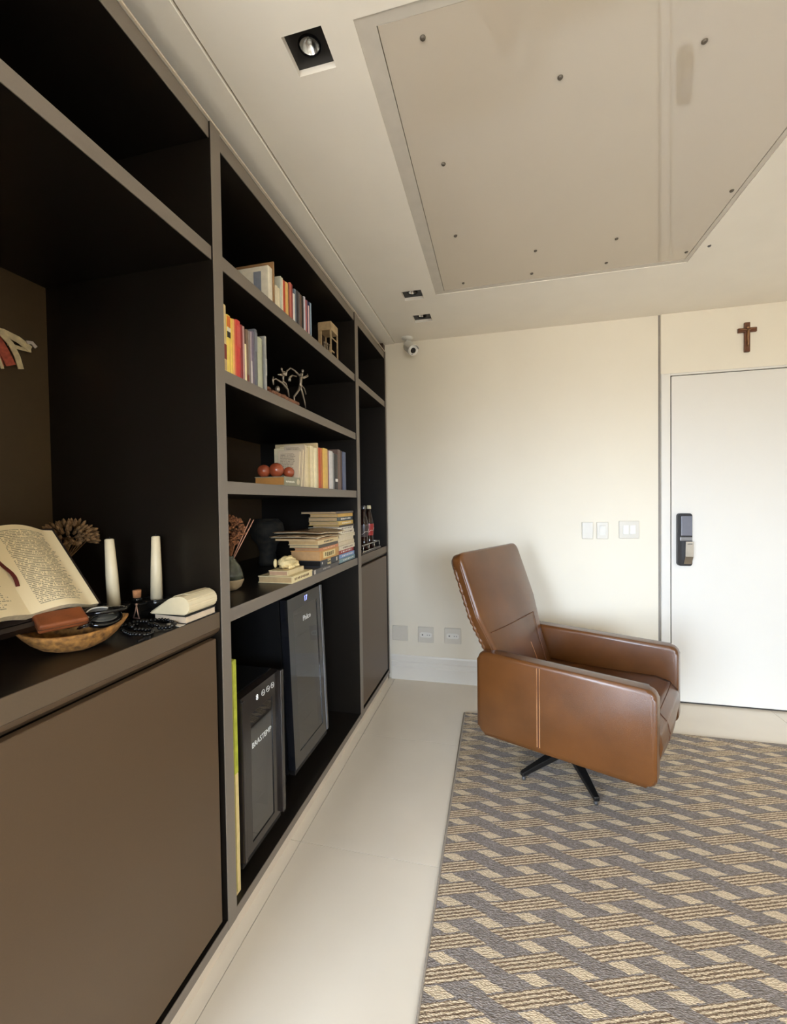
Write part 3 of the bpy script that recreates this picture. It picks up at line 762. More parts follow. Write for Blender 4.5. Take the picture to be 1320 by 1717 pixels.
# stapled booklets leaning at the near end, printed side towards the camera
def booklet(y, lean, x0, x1, h, label, m, thick=.006):
    t = thing('booklet', label, 'booklet', ((x0+x1)/2, y, zC), group='leaning booklets on the third shelf')
    bm_ = bmesh.new(); uvl = bm_.loops.layers.uv.new('uv')
    dy = lean*h
    v = [bm_.verts.new(p) for p in ((x0, y, zC), (x1, y, zC), (x1, y+dy, zC+h), (x0, y+dy, zC+h), (x0, y+thick, zC), (x1, y+thick, zC), (x1, y+thick+dy, zC+h), (x0, y+thick+dy, zC+h))]
    f = bm_.faces.new((v[0], v[1], v[2], v[3]))
    for l_, uv_ in zip(f.loops, ((0,0),(1,0),(1,1),(0,1))): l_[uvl].uv = uv_
    for ff in ((4,7,6,5), (0,4,5,1), (1,5,6,2), (2,6,7,3), (3,7,4,0)): bm_.faces.new([v[i] for i in ff])
    obj('printed_sheet', bm_, m, t)
    obj('backing_sheet', hexa([(x0+.002,y+thick,zC),(x1+.002,y+thick,zC),(x1+.002,y+thick+.004,zC),(x0+.002,y+thick+.004,zC),(x0+.002,y+thick+dy,zC+h-.002),(x1+.002,y+thick+dy,zC+h-.002),(x1+.002,y+thick+dy+.004,zC+h-.002),(x0+.002,y+thick+dy+.004,zC+h-.002)]), PAPER, t)
booklet(1.628, .16, -.118, -.020, .150, 'printed pale booklet leaning at the very front of the third shelf row', PAGE2)
booklet(1.650, .15, -.125, -.018, .160, 'second pale booklet leaning behind the printed one, third shelf', PAGE2, .010)
booklet(1.672, .12, -.112, -.016, .182, 'taller pale booklet leaning against the cream paperbacks, third shelf', PAGE2, .012)

# flat books
def book_flat(x1, depth, y0, y1, z0, z1, rgb, label, group=None, name='book', page_rgb=None, spine=True, cat='book'):
    """a book lying flat, spine along y facing +x, tail edge of the pages facing -y"""
    t = thing(name, label, cat, (x1-depth/2, (y0+y1)/2, z0), group=group)
    z1 -= .0005; c = min(.003, (z1-z0)*.14); x0 = x1-depth
    b_ = bmesh.new()
    box(b_, x0, x1, y0, y1, z0+.0003, z0+c); box(b_, x0, x1, y0, y1, z1-c, z1); box(b_, x1-.003, x1, y0, y1, z0+c, z1-c)
    obj('cover', b_, cover_mat(rgb), t)
    obj('pages', B(x0+.003, x1-.0032, y0+.002, y1-.002, z0+c, z1-c), PAPER if page_rgb is None else cover_mat(page_rgb), t)
    return t
def marks(t, x1, y0, y1, z0, z1, rgb, n=6, seed=1):
    """a few strokes of illegible print on a spine"""
    rnd = random.Random(seed); b_ = bmesh.new(); w = (y1-y0)/n
    for k in range(n):
        ya = y0+k*w+w*.12; yb = ya+w*rnd.uniform(.45, .8)
        box(b_, x1-.0003, x1+.0004, ya, yb, z0+(z1-z0)*rnd.uniform(0, .2), z1-(z1-z0)*rnd.uniform(0, .25))
    o = obj('spine_print', b_, cover_mat(rgb), t); o['kind'] = 'stuff'
zD = 1.0051
GS = 'near stack of books on the counter shelf'; GT = 'far stack of books on the counter shelf'
t = book_flat(-.003, .15, 1.722, 2.040, zD, zD+.022, (84, 80, 80), 'long dark grey book under the near stack, lowest', GS)
marks(t, -.003, 1.84, 1.93, zD+.007, zD+.015, (170, 166, 160), 6, 3)
obj('spine_stripe', B(-.004, -.0026, 1.742, 1.747, zD+.002, zD+.020), cover_mat((214, 206, 190)), t); obj('spine_stripe', B(-.004, -.0026, 1.752, 1.757, zD+.002, zD+.020), cover_mat((214, 206, 190)), t)
t = book_flat(-.005, .150, 1.818, 2.052, zD+.022, zD+.052, (62, 64, 68), 'black book with yellow title, second from the bottom of the near stack', GS, page_rgb=(14, 13, 13))
text('spine_title', 'STAR\nWARS', .0165, cover_mat((226, 208, 150)), t, (-.0045, 1.92, zD+.037), FACE_X)
obj('spine_emblem', B(-.0052, -.0046, 1.833, 1.842, zD+.034, zD+.044), cover_mat((220, 216, 208)), t); obj('spine_emblem', B(-.0052, -.0046, 2.012, 2.028, zD+.028, zD+.046), cover_mat((206, 196, 176)), t)
t = book_flat(-.005, .150, 1.817, 2.050, zD+.052, zD+.097, (202, 150, 84), 'thick ochre book with cream title panel, near stack', GS, page_rgb=(190, 150, 104))
obj('title_panel', B(-.0055, -.0044, 1.850, 2.000, zD+.060, zD+.090), cover_mat((226, 206, 150)), t)
marks(t, -.0043, 1.868, 1.985, zD+.064, zD+.086, (120, 104, 62), 5, 8)
t = book_flat(-.005, .128, 1.812, 2.045, zD+.097, zD+.111, (204, 132, 92), 'slim salmon orange book above the ochre one, near stack', GS, page_rgb=(178, 140, 98)); marks(t, -.005, 1.85, 2.0, zD+.101, zD+.107, (232, 200, 160), 8, 5)
t = book_flat(-.005, .150, 1.803, 2.040, zD+.111, zD+.126, (92, 82, 70), 'dark taupe book in the upper half of the near stack', GS, page_rgb=(196, 172, 130))
t = book_flat(-.005, .150, 1.797, 2.045, zD+.126, zD+.147, (220, 196, 148), 'cream book with black title print, near stack', GS, page_rgb=(192, 160, 112)); marks(t, -.005, 1.86, 1.98, zD+.133, zD+.141, (70, 58, 44), 7, 9)
t = book_flat(-.005, .205, 1.772, 2.040, zD+.147, zD+.156, (176, 140, 96), 'thin tan booklet near the top of the near stack', GS, page_rgb=(200, 172, 128))
# curled magazines on top
for k, (rgb, l, z, ext) in enumerate([((138, 112, 82), 'patterned brown magazine, lower of two curled on the near stack', zD+.1575, 0.0), ((112, 84, 58), 'dark glossy magazine curled on top of the near stack', zD+.1745, .012)]):
    t = thing('magazine', l, 'magazine', (-.11, 1.9, z), group='magazines on the near stack')
    def mg(u, v, k=k, z=z, ext=ext): return (-.235+ext+.235*u, 1.765+.012*k+.300*v, z+.0085+.007*math.sin(PI*u*1.1)*(.4+.6*v)+.004*math.sin(5*v+k))
    b_ = sheet(14, 8, mg); solid(b_, geom=list(b_.faces), thickness=.0035)
    m_ = mat('magazine_print_%d' % k, rgb, .25, var=.75, scale=28)
    obj('cover', b_, m_, t, True)
    b_ = sheet(14, 8, lambda u, v, f=mg: (f(u, v)[0]+.006, f(u, v)[1]+.004, f(u, v)[2]-.0042)); solid(b_, geom=list(b_.faces), thickness=.002); obj('pages', b_, PAPER, t, True)
# far stack
far = [(2.095,.975,1.000,(122,152,160),'teal grey book, lowest of the far stack',.17,2.365,1),
 (2.090,1.000,1.024,(132,158,200),'light blue book with white title, far stack',.17,2.372,1),
 (2.085,1.024,1.048,(168,62,58),'red book low in the far stack',.17,2.362,1),
 (2.092,1.048,1.074,(226,214,190),'cream white book just above the red one, far stack',.17,2.352,1),
 (2.092,1.075,1.099,(222,206,176),'ivory book second above the red one, far stack',.17,2.358,0),
 (2.094,1.099,1.121,(228,214,186),'ivory book third above the red one, far stack',.17,2.354,0),
 (2.096,1.121,1.143,(224,210,180),'ivory book fourth above the red one, far stack',.17,2.360,0),
 (2.098,1.143,1.165,(232,222,200),'whitish book fifth above the red one, far stack',.17,2.362,1),
 (2.100,1.165,1.185,(236,230,214),'bright white book under the dark line, far stack',.17,2.374,1),
 (2.105,1.185,1.197,(60,50,42),'thin dark brown book above the white ones, far stack',.155,2.350,0),
 (2.100,1.197,1.221,(214,178,96),'yellow ochre book above the thin dark one, far stack',.17,2.340,1),
 (2.092,1.221,1.246,(76,84,86),'dark slate book between two yellow ones, far stack',.165,2.345,1),
 (2.084,1.246,1.266,(206,162,76),'golden yellow book second from the top, far stack',.16,2.325,0),
 (2.068,1.266,1.279,(98,88,82),'grey brown book on top of the far stack',.20,2.348,0)]
z_ = zD
dz = (1.279-zD)/len(far)
for k, (y0, za, zb, c, l, dp, y1, mk) in enumerate(far):
    h_ = (zb-za)*(1.279-zD)/(1.279-.975)
    t = book_flat(-.018-.004*((k*7) % 3), dp, y0, min(y1, 2.355)-.014, z_, z_+h_, c, l, GT, page_rgb=(192, 160, 116))
    if mk: marks(t, -.018-.004*((k*7) % 3), y0+.05, y1-.05, z_+h_*.3, z_+h_*.7, (232, 226, 214) if sum(c) < 520 else (120, 100, 84), 7, k+11)
    z_ += h_
# skull ornament on two pale books
GK = 'pale books under the skull ornament'
t = book_flat(-.004, .150, 1.535, 1.725, zD, zD+.028, (226, 208, 160), 'larger pale book under the skull ornament, lower one', GK, page_rgb=(186, 156, 112)); marks(t, -.004, 1.555, 1.690, zD+.009, zD+.020, (104, 78, 44), 10, 4)
t = book_flat(-.028, .085, 1.545, 1.690, zD+.028, zD+.049, (222, 202, 156), 'smaller cream book directly under the skull ornament', GK, page_rgb=(186, 150, 118))
sk = thing('skull_ornament', 'cream carved skull shaped ornament lying on two pale books', 'ornament', (-.07, 1.61, zD+.049))
BONE = mat('cream_plaster', (226, 204, 150), .55, var=.22, scale=45, bump=.5, bscale=120)
b_ = bmesh.new(); ball(b_, (-.070, 1.622, zD+.072), .030, 4, (1.05, 1.75, .85))
for v in b_.verts:
    q = v.co-Vector((-.070, 1.622, zD+.072)); a_ = math.atan2(q.z, q.x)
    v.co += q.normalized()*(.0028*math.sin(9*a_+80*q.y)+.0022*math.sin(150*q.y+3*a_))
    if v.co.z < zD+.050: v.co.z = zD+.050
obj('cranium', b_, BONE, sk, True)
b_ = bmesh.new(); ball(b_, (-.063, 1.668, zD+.064), .018, 3, (1.1, 1.5, .75)); obj('snout', b_, BONE, sk, True)
b_ = bmesh.new(); ball(b_, (-.104, 1.585, zD+.072), .011, 2, (.7, .9, 1.7)); obj('horn', b_, BONE, sk, True)
b_ = bmesh.new()
for k in range(7): ball(b_, (-.043+.003*math.sin(k), 1.590+.013*k, zD+.056), .0075, 1)
o = obj('teeth', b_, BONE, sk, True); o['kind'] = 'stuff'
# box-like book and wooden balls on the third shelf
t = book_flat(-.012, .130, 1.505, 1.640, zC, zC+.036, (140, 136, 112), 'thick grey green book lying flat at the near end, third shelf', page_rgb=(176, 122, 62))
marks(t, -.012, 1.515, 1.590, zC+.012, zC+.020, (226, 218, 196), 9, 6)
b_ = bmesh.new(); lathe(b_, 0, 0, [(.013, 0), (.013, .0012)], 20); bmesh.ops.rotate(b_, verts=b_.verts, matrix=Matrix.Rotation(PI/2, 3, 'Y')); bmesh.ops.translate(b_, verts=b_.verts, vec=(-.0128, 1.620, zC+.018))
obj('round_emblem', b_, cover_mat((196, 182, 150)), t)
for (x, y, r, l) in [(-.085, 1.575, .030, 'large glossy reddish brown ball on the flat book'), (-.048, 1.610, .0225, 'small glossy reddish brown ball on the flat book'), (-.128, 1.552, .026, 'dull brown ball half hidden behind the large glossy ball')]:
    b_ = bmesh.new(); ball(b_, (x, y, zC+.036+r), r, 4); solo('decorative_ball', b_, TERRA, l, 'ball', (x, y, zC+.036), True, 'decorative balls on the flat book')

# ---------------------------------------------------------------- wire acrobats sculpture, second shelf
WIRE = mat('pewter_wire', (150, 138, 122), .35, metal=.7, var=.15)
sp = thing('figure_sculpture', 'twisted metal sculpture of dancing wire figures on a rough base', 'sculpture', (-.04, 1.60, zB))
b_ = bev(B(-.085, -.008, 1.425, 1.640, zB, zB+.014), .004, 2)
for v in b_.verts: v.co.z += .003*math.sin(90*v.co.y) if v.co.z > zB+.01 else 0
obj('base', b_, mat('rough_copper_base', (128, 84, 60), .55, metal=.4, var=.5, scale=80), sp)
for yq, sgn in ((1.440, 1), (1.470, -1), (1.560, 1), (1.610, -1)):
    b_ = bmesh.new(); ball(b_, (-.05+.01*sgn, yq, zB+.024), .012, 2, (1, 1.4, .7)); obj('rock', b_, mat('rough_copper_base', (128, 84, 60)), sp, True)
def wire(name, strokes):
    b_ = bmesh.new()
    for pts, rad in strokes: tube(b_, pts, rad, 8)
    o = obj(name, b_, WIRE, sp, True)
X_ = -.024
def figure(name, strokes, head, hr):
    b_ = bmesh.new()
    for pts, rad in strokes: tube(b_, pts, rad, 8)
    ball(b_, head, hr, 2, (1, .8, 1.3))
    o = obj(name, b_, WIRE, sp, True)
figure('tall_figure', [
 ([(X_, 1.730, zB+0.010), (X_, 1.718, zB+0.040), (X_, 1.697, zB+0.073), (X_, 1.681, zB+0.093)], [.0025, .0036, .0045, .006]),
 ([(X_, 1.626, zB+0.010), (X_, 1.621, zB+0.036), (X_, 1.659, zB+0.068), (X_, 1.679, zB+0.091)], [.003, .0038, .0045, .006]),
 ([(X_, 1.681, zB+0.093), (X_, 1.686, zB+0.113), (X_, 1.687, zB+0.133), (X_, 1.696, zB+0.139)], [.0065, .006, .0075, .006]),
 ([(X_, 1.674, zB+0.137), (X_, 1.633, zB+0.145), (X_, 1.594, zB+0.145), (X_, 1.564, zB+0.125), (X_, 1.556, zB+0.103)], [.005, .0036, .003, .003, .0028]),
 ([(X_, 1.709, zB+0.137), (X_, 1.736, zB+0.149), (X_, 1.755, zB+0.159), (X_, 1.755, zB+0.169)], [.005, .005, .0045, .003]),
 ([(X_, 1.700, zB+0.145), (X_, 1.705, zB+0.159)], [.004, .003]), ([(X_, 1.687, zB+0.141), (X_, 1.688, zB+0.151)], [.003, .002]),
 ([(X_, 1.694, zB+0.101), (X_, 1.720, zB+0.095), (X_, 1.735, zB+0.073)], .0026)], (X_, 1.706, zB+0.166), .006)
figure('leaping_figure', [
 ([(X_, 1.540, zB+0.113), (X_, 1.537, zB+0.099)], [.009, .008]), ([(X_, 1.524, zB+0.097), (X_, 1.491, zB+0.089)], [.006, .002]), ([(X_, 1.532, zB+0.107), (X_, 1.520, zB+0.117)], [.004, .0028]), ([(X_, 1.532, zB+0.097), (X_, 1.531, zB+0.087), (X_, 1.533, zB+0.073)], [.005, .004, .003])], (X_, 1.520, zB+0.119), .0045)
figure('arching_figure', [([(X_, 1.584, zB+0.089), (X_, 1.584, zB+0.103), (X_, 1.608, zB+0.119), (X_, 1.649, zB+0.127)], [.006, .0045, .003, .002])], (X_, 1.584, zB+0.097), .0065)
figure('bending_figure', [
 ([(X_, 1.455, zB+0.070), (X_, 1.452, zB+0.058), (X_, 1.455, zB+0.040)], [.003, .0035, .003]), ([(X_, 1.454, zB+0.059), (X_, 1.474, zB+0.068), (X_, 1.520, zB+0.066), (X_, 1.545, zB+0.059), (X_, 1.567, zB+0.052), (X_, 1.577, zB+0.024)], [.0025, .003, .004, .0045, .004, .003]), ([(X_, 1.527, zB+0.073), (X_, 1.553, zB+0.071), (X_, 1.563, zB+0.060)], [.004, .0035, .003])], (X_-.01, 1.504, zB+0.038), .010)

# small framed box with figures, upper shelf far end
hb = thing('shadow_box', 'small pale wooden open box with tiny figures, upper shelf far end', 'ornament', (-.10, 2.19, zA))
bx0, bx1, by0, by1, bz1 = -.135, -.060, 2.134, 2.236, zA+.222
def hp(name, *a): obj(name, bev(B(*a), .0015, 1), PINEW, hb)
hp('floor_board', bx0, bx1, by0, by1, zA, zA+.012); hp('roof_board', bx0, bx1, by0, by1, bz1-.045, bz1)
for (xa, ya) in ((bx0, by0), (bx1-.008, by0), (bx0, by1-.008), (bx1-.008, by1-.008)): hp('post', xa, xa+.008, ya, ya+.008, zA+.012, bz1-.045)
hp('front_sill', bx0+.008, bx1-.008, by0, by0+.008, zA+.012, zA+.070); hp('front_jamb', bx0+.008, bx0+.020, by0, by0+.008, zA+.070, bz1-.045)
for k in range(3): hp('side_slat', bx1-.006, bx1, by0+.008, by1-.030-.012*k, zA+.022+.022*k, zA+.030+.022*k)
hp('cross_rail', bx1-.006, bx1, by0+.008, by1-.008, bz1-.085, bz1-.079)
obj('back_sheet', B(bx0, bx0+.003, by0+.008, by1-.008, zA+.012, bz1-.045), CABD, hb)
for k, yq in enumerate((2.155, 2.178, 2.202)):
    b_ = bmesh.new(); lathe(b_, -.108+.006*k, yq, [(.009, zA+.012), (.0075, zA+.07), (.005, zA+.105), (.003, zA+.112)], 10); ball(b_, (-.108+.006*k, yq, zA+.120), .007, 2)
    obj('figure', b_, mat('grey_clay', (136, 122, 102), .7, var=.2), hb, True)
b_ = bev(B(-.045, -.018, 1.835, 1.868, zA, zA+.014), .004, 2); solo('small_stone', b_, mat('reddish_stone', (128, 92, 76), .8, var=.25), 'small reddish stone just beyond the row of books, upper shelf', 'stone', (-.03, 1.85, zA))

# ---------------------------------------------------------------- counter shelf: vase with dried flowers, dark glass jar
DRYR = mat('dried_flower_rust', (150, 98, 62), .9, var=.5, scale=160)
va = thing('flower_vase', 'small green and grey glazed vase at the near end of the counter shelf', 'vase', (-.175, 1.385, zD))
b_ = bmesh.new(); lathe(b_, -.175, 1.385, [(.020, zD), (.036, zD+.012), (.046, zD+.035), (.046, zD+.041)], 28); obj('unglazed_foot', b_, mat('beige_stoneware', (176, 152, 116), .8, var=.1), va, True)
def vase_mat():
    m = mat('green_grey_glaze', (78, 80, 66), .25, var=.55, scale=22)
    return m
b_ = bmesh.new(); lathe(b_, -.175, 1.385, [(.046, zD+.041), (.043, zD+.062), (.034, zD+.088), (.020, zD+.108), (.014, zD+.118), (.016, zD+.126), (.012, zD+.127), (.010, zD+.112)], 28); obj('glazed_body', b_, vase_mat(), va, True)
fb = thing('dried_bouquet', 'rust brown dried flower ball standing in the small glazed vase', 'flowers', (-.175, 1.385, zD+.115))
rnd = random.Random(4)
b_ = bmesh.new(); cc = Vector((-.185, 1.392, zD+.222))
for k in range(300):
    d_ = Vector((rnd.gauss(0,1), rnd.gauss(0,1), rnd.gauss(0,1))).normalized(); q = cc+Vector((d_.x*.058, d_.y*.050, d_.z*.056))*rnd.uniform(.75, 1.05)
    bmesh.ops.create_icosphere(b_, subdivisions=1, radius=rnd.uniform(.004, .0068), matrix=Matrix.Translation(q))
o = obj('flower_heads', b_, DRYR, fb); o['kind'] = 'stuff'
b_ = bmesh.new()
for k in range(14):
    d_ = Vector((rnd.uniform(-.03, .03), rnd.uniform(-.025, .025), 0)); tube(b_, [(-.175, 1.385, zD+.112), cc+d_+Vector((0, 0, -.02))], .0012, 5)
o = obj('stems', b_, DRYR, fb); o['kind'] = 'stuff'
for k, (q, l) in enumerate([((-.118, 1.432, zD+.262), 'left one of two pale pink reed sticks in the glazed vase'), ((-.108, 1.438, zD+.258), 'right one of two pale pink reed sticks in the glazed vase')]):
    b_ = bmesh.new(); tube(b_, [(-.172+.007*k, 1.387-.004*k, zD+.108), q], .0020, 8)
    solo('reed_stick', b_, mat('pink_reed', (206, 150, 122), .6, var=.1), l, 'stick', (-.172, 1.387, zD+.105), True, 'reed sticks in the vase')
jar = thing('glass_jar', 'dark mottled round jar deep in the shelf behind the skull ornament', 'jar', (-.38, 2.00, zD))
MOTT = mat('dark_mottled_glaze', (32, 27, 17), .85, var=.8, scale=34)
b_ = bmesh.new(); lathe(b_, -.38, 2.00, [(.040, zD), (.046, zD+.02), (.040, zD+.06), (.050, zD+.105), (.078, zD+.140), (.088, zD+.180), (.080, zD+.218), (.060, zD+.236), (.052, zD+.232)], 32)
obj('vessel', b_, MOTT, jar, True)
b_ = bmesh.new(); tube(b_, [(-.38+.056*math.cos(2*PI*k/24), 2.00+.056*math.sin(2*PI*k/24), zD+.235) for k in range(24)], .005, 8, True); obj('rim', b_, MOTT, jar, True)

# ---------------------------------------------------------------- bottles on a railed tray, right bay
zT = 1.0066
tr = thing('railed_tray', 'small dark tray with a silver rail in the right bay', 'tray', (-.07, 2.74, zT))
tx0, tx1, ty0, ty1 = -.150, -.012, 2.470, 2.885
obj('tray_board', bev(B(tx0, tx1, ty0, ty1, zT, zT+.010), .002, 1), mat('dark_tray', (64, 50, 40), .35, var=.15), tr)
for k in range(4):
    y = ty0+.035+(ty1-ty0-.05)*k/3
    b_ = bmesh.new(); lathe(b_, tx1-.008, y, [(.0028, zT+.010), (.0028, zT+.052)], 8); obj('rail_post', b_, CHROME, tr, True)
b_ = bmesh.new(); lathe(b_, tx0+.010, ty1-.015, [(.0028, zT+.010), (.0028, zT+.052)], 8); obj('rail_post', b_, CHROME, tr, True)
b_ = bmesh.new(); tube(b_, [(tx1-.008, ty0+.01, zT+.052), (tx1-.008, ty1-.015, zT+.052)], .0042, 8); obj('front_rail', b_, CHROME, tr, True)
b_ = bmesh.new(); tube(b_, [(tx1-.008, ty1-.015, zT+.050), (tx0+.010, ty1-.015, zT+.050)], .0036, 8); obj('side_rail', b_, CHROME, tr, True)
b_ = bmesh.new(); tube(b_, [(tx1-.004, ty0+.01, zT+.013), (tx1-.004, ty1-.015, zT+.013)], .003, 6); obj('lower_rail', b_, CHROME, tr, True)
COLA = mat('dark_soda_glass', (36, 18, 12), .05, var=.1, scale=8)
def bottle(x, y, label, capm, red):
    t = thing('soda_bottle', label, 'bottle', (x, y, zT+.010), group='soda bottles on the railed tray')
    z = zT+.0106
    prof = [(.026, z), (.030, z+.006), (.0295, z+.05), (.0265, z+.085), (.030, z+.125), (.0315, z+.150), (.029, z+.180), (.020, z+.215), (.0135, z+.245), (.0125, z+.268)]
    b_ = bmesh.new(); lathe(b_, x, y, prof, 28); obj('glass_body', b_, COLA, t, True)
    b_ = bmesh.new(); lathe(b_, x, y, [(.0145, z+.264), (.015, z+.268), (.0145, z+.284), (.010, z+.288)], 20); obj('cap', b_, capm, t, True)
    b_ = bmesh.new(); lathe(b_, x, y, [(.0272, z+.086), (.0305, z+.122), (.0323, z+.150), (.0312, z+.164)], 28, cap=False)
    obj('wrap_label', b_, mat('red_label', (158, 40, 36), .4, var=.08) if red else mat('dark_label', (62, 50, 46), .35, var=.3), t, True)
    b_ = bmesh.new(); tube(b_, [(x+.0316*math.cos(a_), y+.0316*math.sin(a_), z+.106+.028*(a_+1.7)/2.2+.004*math.sin(5*a_)) for a_ in [-1.7+2.2*k/18 for k in range(19)]], .0013, 6)
    obj('label_band', b_, cover_mat((216, 204, 190)), t, True)
bottle(-.055, 2.630, 'near dark soda bottle with grey label and cap', GREYM, False)
bottle(-.060, 2.765, 'far dark soda bottle with red label and pale cap', mat('pale_cap', (206, 196, 160), .4, var=.05), True)
b_ = bev(B(-.165, -.158, 2.47, 2.54, zT+.012, zT+.13), .001, 1)

# ---------------------------------------------------------------- wine coolers
def cooler(name_label, y0, y1, z0, z1, xf, foot, lean, disp, brand, brand_size, brand_zf, gl, frame_m, small):
    t = thing('wine_cooler', name_label, 'cooler', (xf-.2, (y0+y1)/2, z0), group='wine coolers')
    loc = Vector(t.location)
    def add(name, bm_, m, parent=None, smooth=False, label=None):
        bmesh.ops.translate(bm_, verts=bm_.verts, vec=-loc); o = link_mesh(name, bm_, m, smooth); o.parent = parent or t
        if label: o['label'] = label
        return o
    dp = .42; zb = z0+foot; td = .034
    bm_ = bmesh.new(); xi = xf-td-.004
    box(bm_, xf-dp, xi, y0, y0+.025, zb, z1); box(bm_, xf-dp, xi, y1-.025, y1, zb, z1)
    box(bm_, xf-dp, xi, y0+.025, y1-.025, z1-.03, z1); box(bm_, xf-dp, xi, y0+.025, y1-.025, zb, zb+.05); box(bm_, xf-dp, xf-dp+.02, y0+.025, y1-.025, zb+.05, z1-.03)
    add('body', bm_, BLACK)
    ga, gb, gc, gd = gl     # glass y0,y1,z0,z1
    fr_ = bmesh.new()
    dz0 = zb+.024
    box(fr_, xf-td, xf, y0+.001, ga, dz0, z1-.002); box(fr_, xf-td, xf, gb, y1-.001, dz0, z1-.002); box(fr_, xf-td, xf, ga, gb, gd, z1-.002); box(fr_, xf-td, xf, ga, gb, dz0, gc)
    d_ = add('door_frame', fr_, frame_m)
    p_ = add('glass_pane', B(xf-.010, xf-.003, ga, gb, gc, gd), GLASSD, d_)
    n = 4 if small else 6
    for k in range(n):
        zq = gc+(gd-gc)*(k+.5)/n
        bm_ = bmesh.new()
        for j in range(5): tube(bm_, [(xf-dp+.03, y0+.035+(y1-y0-.07)*j/4, zq), (xf-td-.03, y0+.035+(y1-y0-.07)*j/4, zq)], .0025, 6)
        tube(bm_, [(xf-td-.03, y0+.027, zq), (xf-td-.03, y1-.027, zq)], .003, 6)
        o = add('rack', bm_, BMET)
    for yq in (y0+.03, y1-.03):
        bm_ = bmesh.new(); lathe(bm_, xf-.08, yq, [(.014, z0), (.016, z0+.006), (.012, zb)], 12); add('foot', bm_, BLACK)
    add('toe_grille', B(xf-.03, xf-.006, y0+.004, y1-.004, zb+.001, zb+.020), BLACK)
    hm = add('door_handle', bev(B(xf-.006, xf+(.014 if small else .004), y1-.0165, y1+.004, dz0, z1), .003, 2), frame_m if small else GREYM, d_)
    if small: add('door_edge', bev(B(xf-.004, xf+.008, y0-.002, y0+.012, dz0, z1-.01), .003, 2), frame_m, d_)
    em = mat('display_blue', (150, 160, 255), .4, var=0, emit=2.2) if not small else mat('display_white', (240, 240, 236), .4, var=0, emit=.6)
    yd = (y0*.55+y1*.45) if not small else y0*.62+y1*.38
    zd_ = (gd+z1)/2
    o = text('display_digits', disp, .034 if not small else .028, em, d_, (0,0,0), FACE_X, world=False); o.location = Vector((xf+.0006, yd if small else (y0+y1)/2, zd_))-loc
    if small:
        for k in range(3):
            bm_ = bmesh.new(); yq = (y0+y1)/2+.008+.032*k
            tube(bm_, [(xf+.0006, yq+.010*math.cos(2*PI*a_/16), zd_+.010*math.sin(2*PI*a_/16)) for a_ in range(16)], .0012, 5, True); tube(bm_, [(xf+.0006, yq-.004, zd_-.002), (xf+.0006, yq, zd_+.003), (xf+.0006, yq+.004, zd_-.002)], .001, 5)
            o = add('touch_button', bm_, cover_mat((206, 204, 198)), d_)
    o = text('brand_lettering', brand, brand_size, cover_mat((226, 226, 222)), d_, (0,0,0), FACE_X, world=False)
    o.location = Vector((xf-.0026, (ga+gb)/2+(0 if small else .01), gc+(gd-gc)*brand_zf))-loc
    t.rotation_euler = (0, -lean, 0)
    return t
cooler('small black wine cooler with touch buttons, left of the larger one', 1.212, 1.470, .0865, .690, -.030, .034, 0, '8', 'BRASTEMP', .027, .735, (1.268, 1.412, .172, .612), mat('brown_black_frame', (34, 28, 25), .16, var=.08, spec=.8), True)
cooler('tall wine cooler with blue digits and glass door, right of the smaller one', 1.648, 2.005, .0865, .905, -.060, .060, math.radians(2.0), '17', 'Philco', .034, .905, (1.700, 1.950, .225, .845), mat('grey_black_frame', (26, 26, 29), .10, var=.05, ior=2.0, spec=.5), False)

# yellow green cartons standing at the near end
LIME = mat('lime_card', (184, 190, 62), .55, var=.18, scale=45); CRC = mat('cream_card', (226, 204, 142), .6, var=.1, scale=40)
for (ya, yb, xf, z1, l) in [(1.140, 1.183, -.022, .832, 'wider tall carton, lime above and cream below, against the upright'), (1.185, 1.199, -.034, .822, 'thin tall carton, lime above and cream below, beside the wine cooler')]:
    t = thing('tall_carton', l, 'carton', (xf-.15, (ya+yb)/2, .0865), group='tall lime and cream cartons')
    obj('lower_half', bev(B(xf-.30, xf, ya, yb, .0868, .470), .002, 1), CRC, t); obj('upper_half', bev(B(xf-.30, xf+.0005, ya, yb, .470, z1), .002, 1), LIME, t)
    obj('fold_line', B(xf+.0002, xf+.0010, (ya+yb)/2-.001, (ya+yb)/2+.001, .10, z1-.01), mat('fold_shadow', (150, 146, 66), .7, var=.05), t)
    if ya > 1.18: obj('grey_sticker', B(xf, xf+.0008, ya+.004, yb-.001, .235, .285), cover_mat((136, 140, 130)), t)

# ---------------------------------------------------------------- counter of the left bay
zL = 1.0086
# open scripture on a stand
bs = thing('open_book', 'open book with printed cream pages and dark ribbon on a stand', 'book', (-.2, .70, 1.08))
upd = Vector((-.150, .010, .174)).normalized(); nrm_ = Vector((.174, 0, .150)).normalized(); HB = .232
base = Vector((-.150, .672, 1.100))
def page(side):
    def f(u, v):
        s_ = u; curve = .020*math.sin(PI*min(1, s_*1.15))**1.2*(1-.25*s_)-.006*s_
        p = base+Vector((0, side*.158*s_, 0))+upd*(HB*v)+nrm_*curve
        return tuple(p+Vector((0, 0, -.010*s_ if side > 0 else 0)))
    bm_ = bmesh.new(); uvl = bm_.loops.layers.uv.new('uv'); nu, nv = 20, 6
    G = [[bm_.verts.new(f(i/nu, j/nv)) for j in range(nv+1)] for i in range(nu+1)]
    for i in range(nu):
        for j in range(nv):
            fc = bm_.faces.new((G[i][j], G[i+1][j], G[i+1][j+1], G[i][j+1]))
            for l_, (a_, b__) in zip(fc.loops, ((i,j),(i+1,j),(i+1,j+1),(i,j+1))):
                uu = a_/nu; l_[uvl].uv = (uu if side > 0 else 1-uu, b__/nv)
    return bm_, f
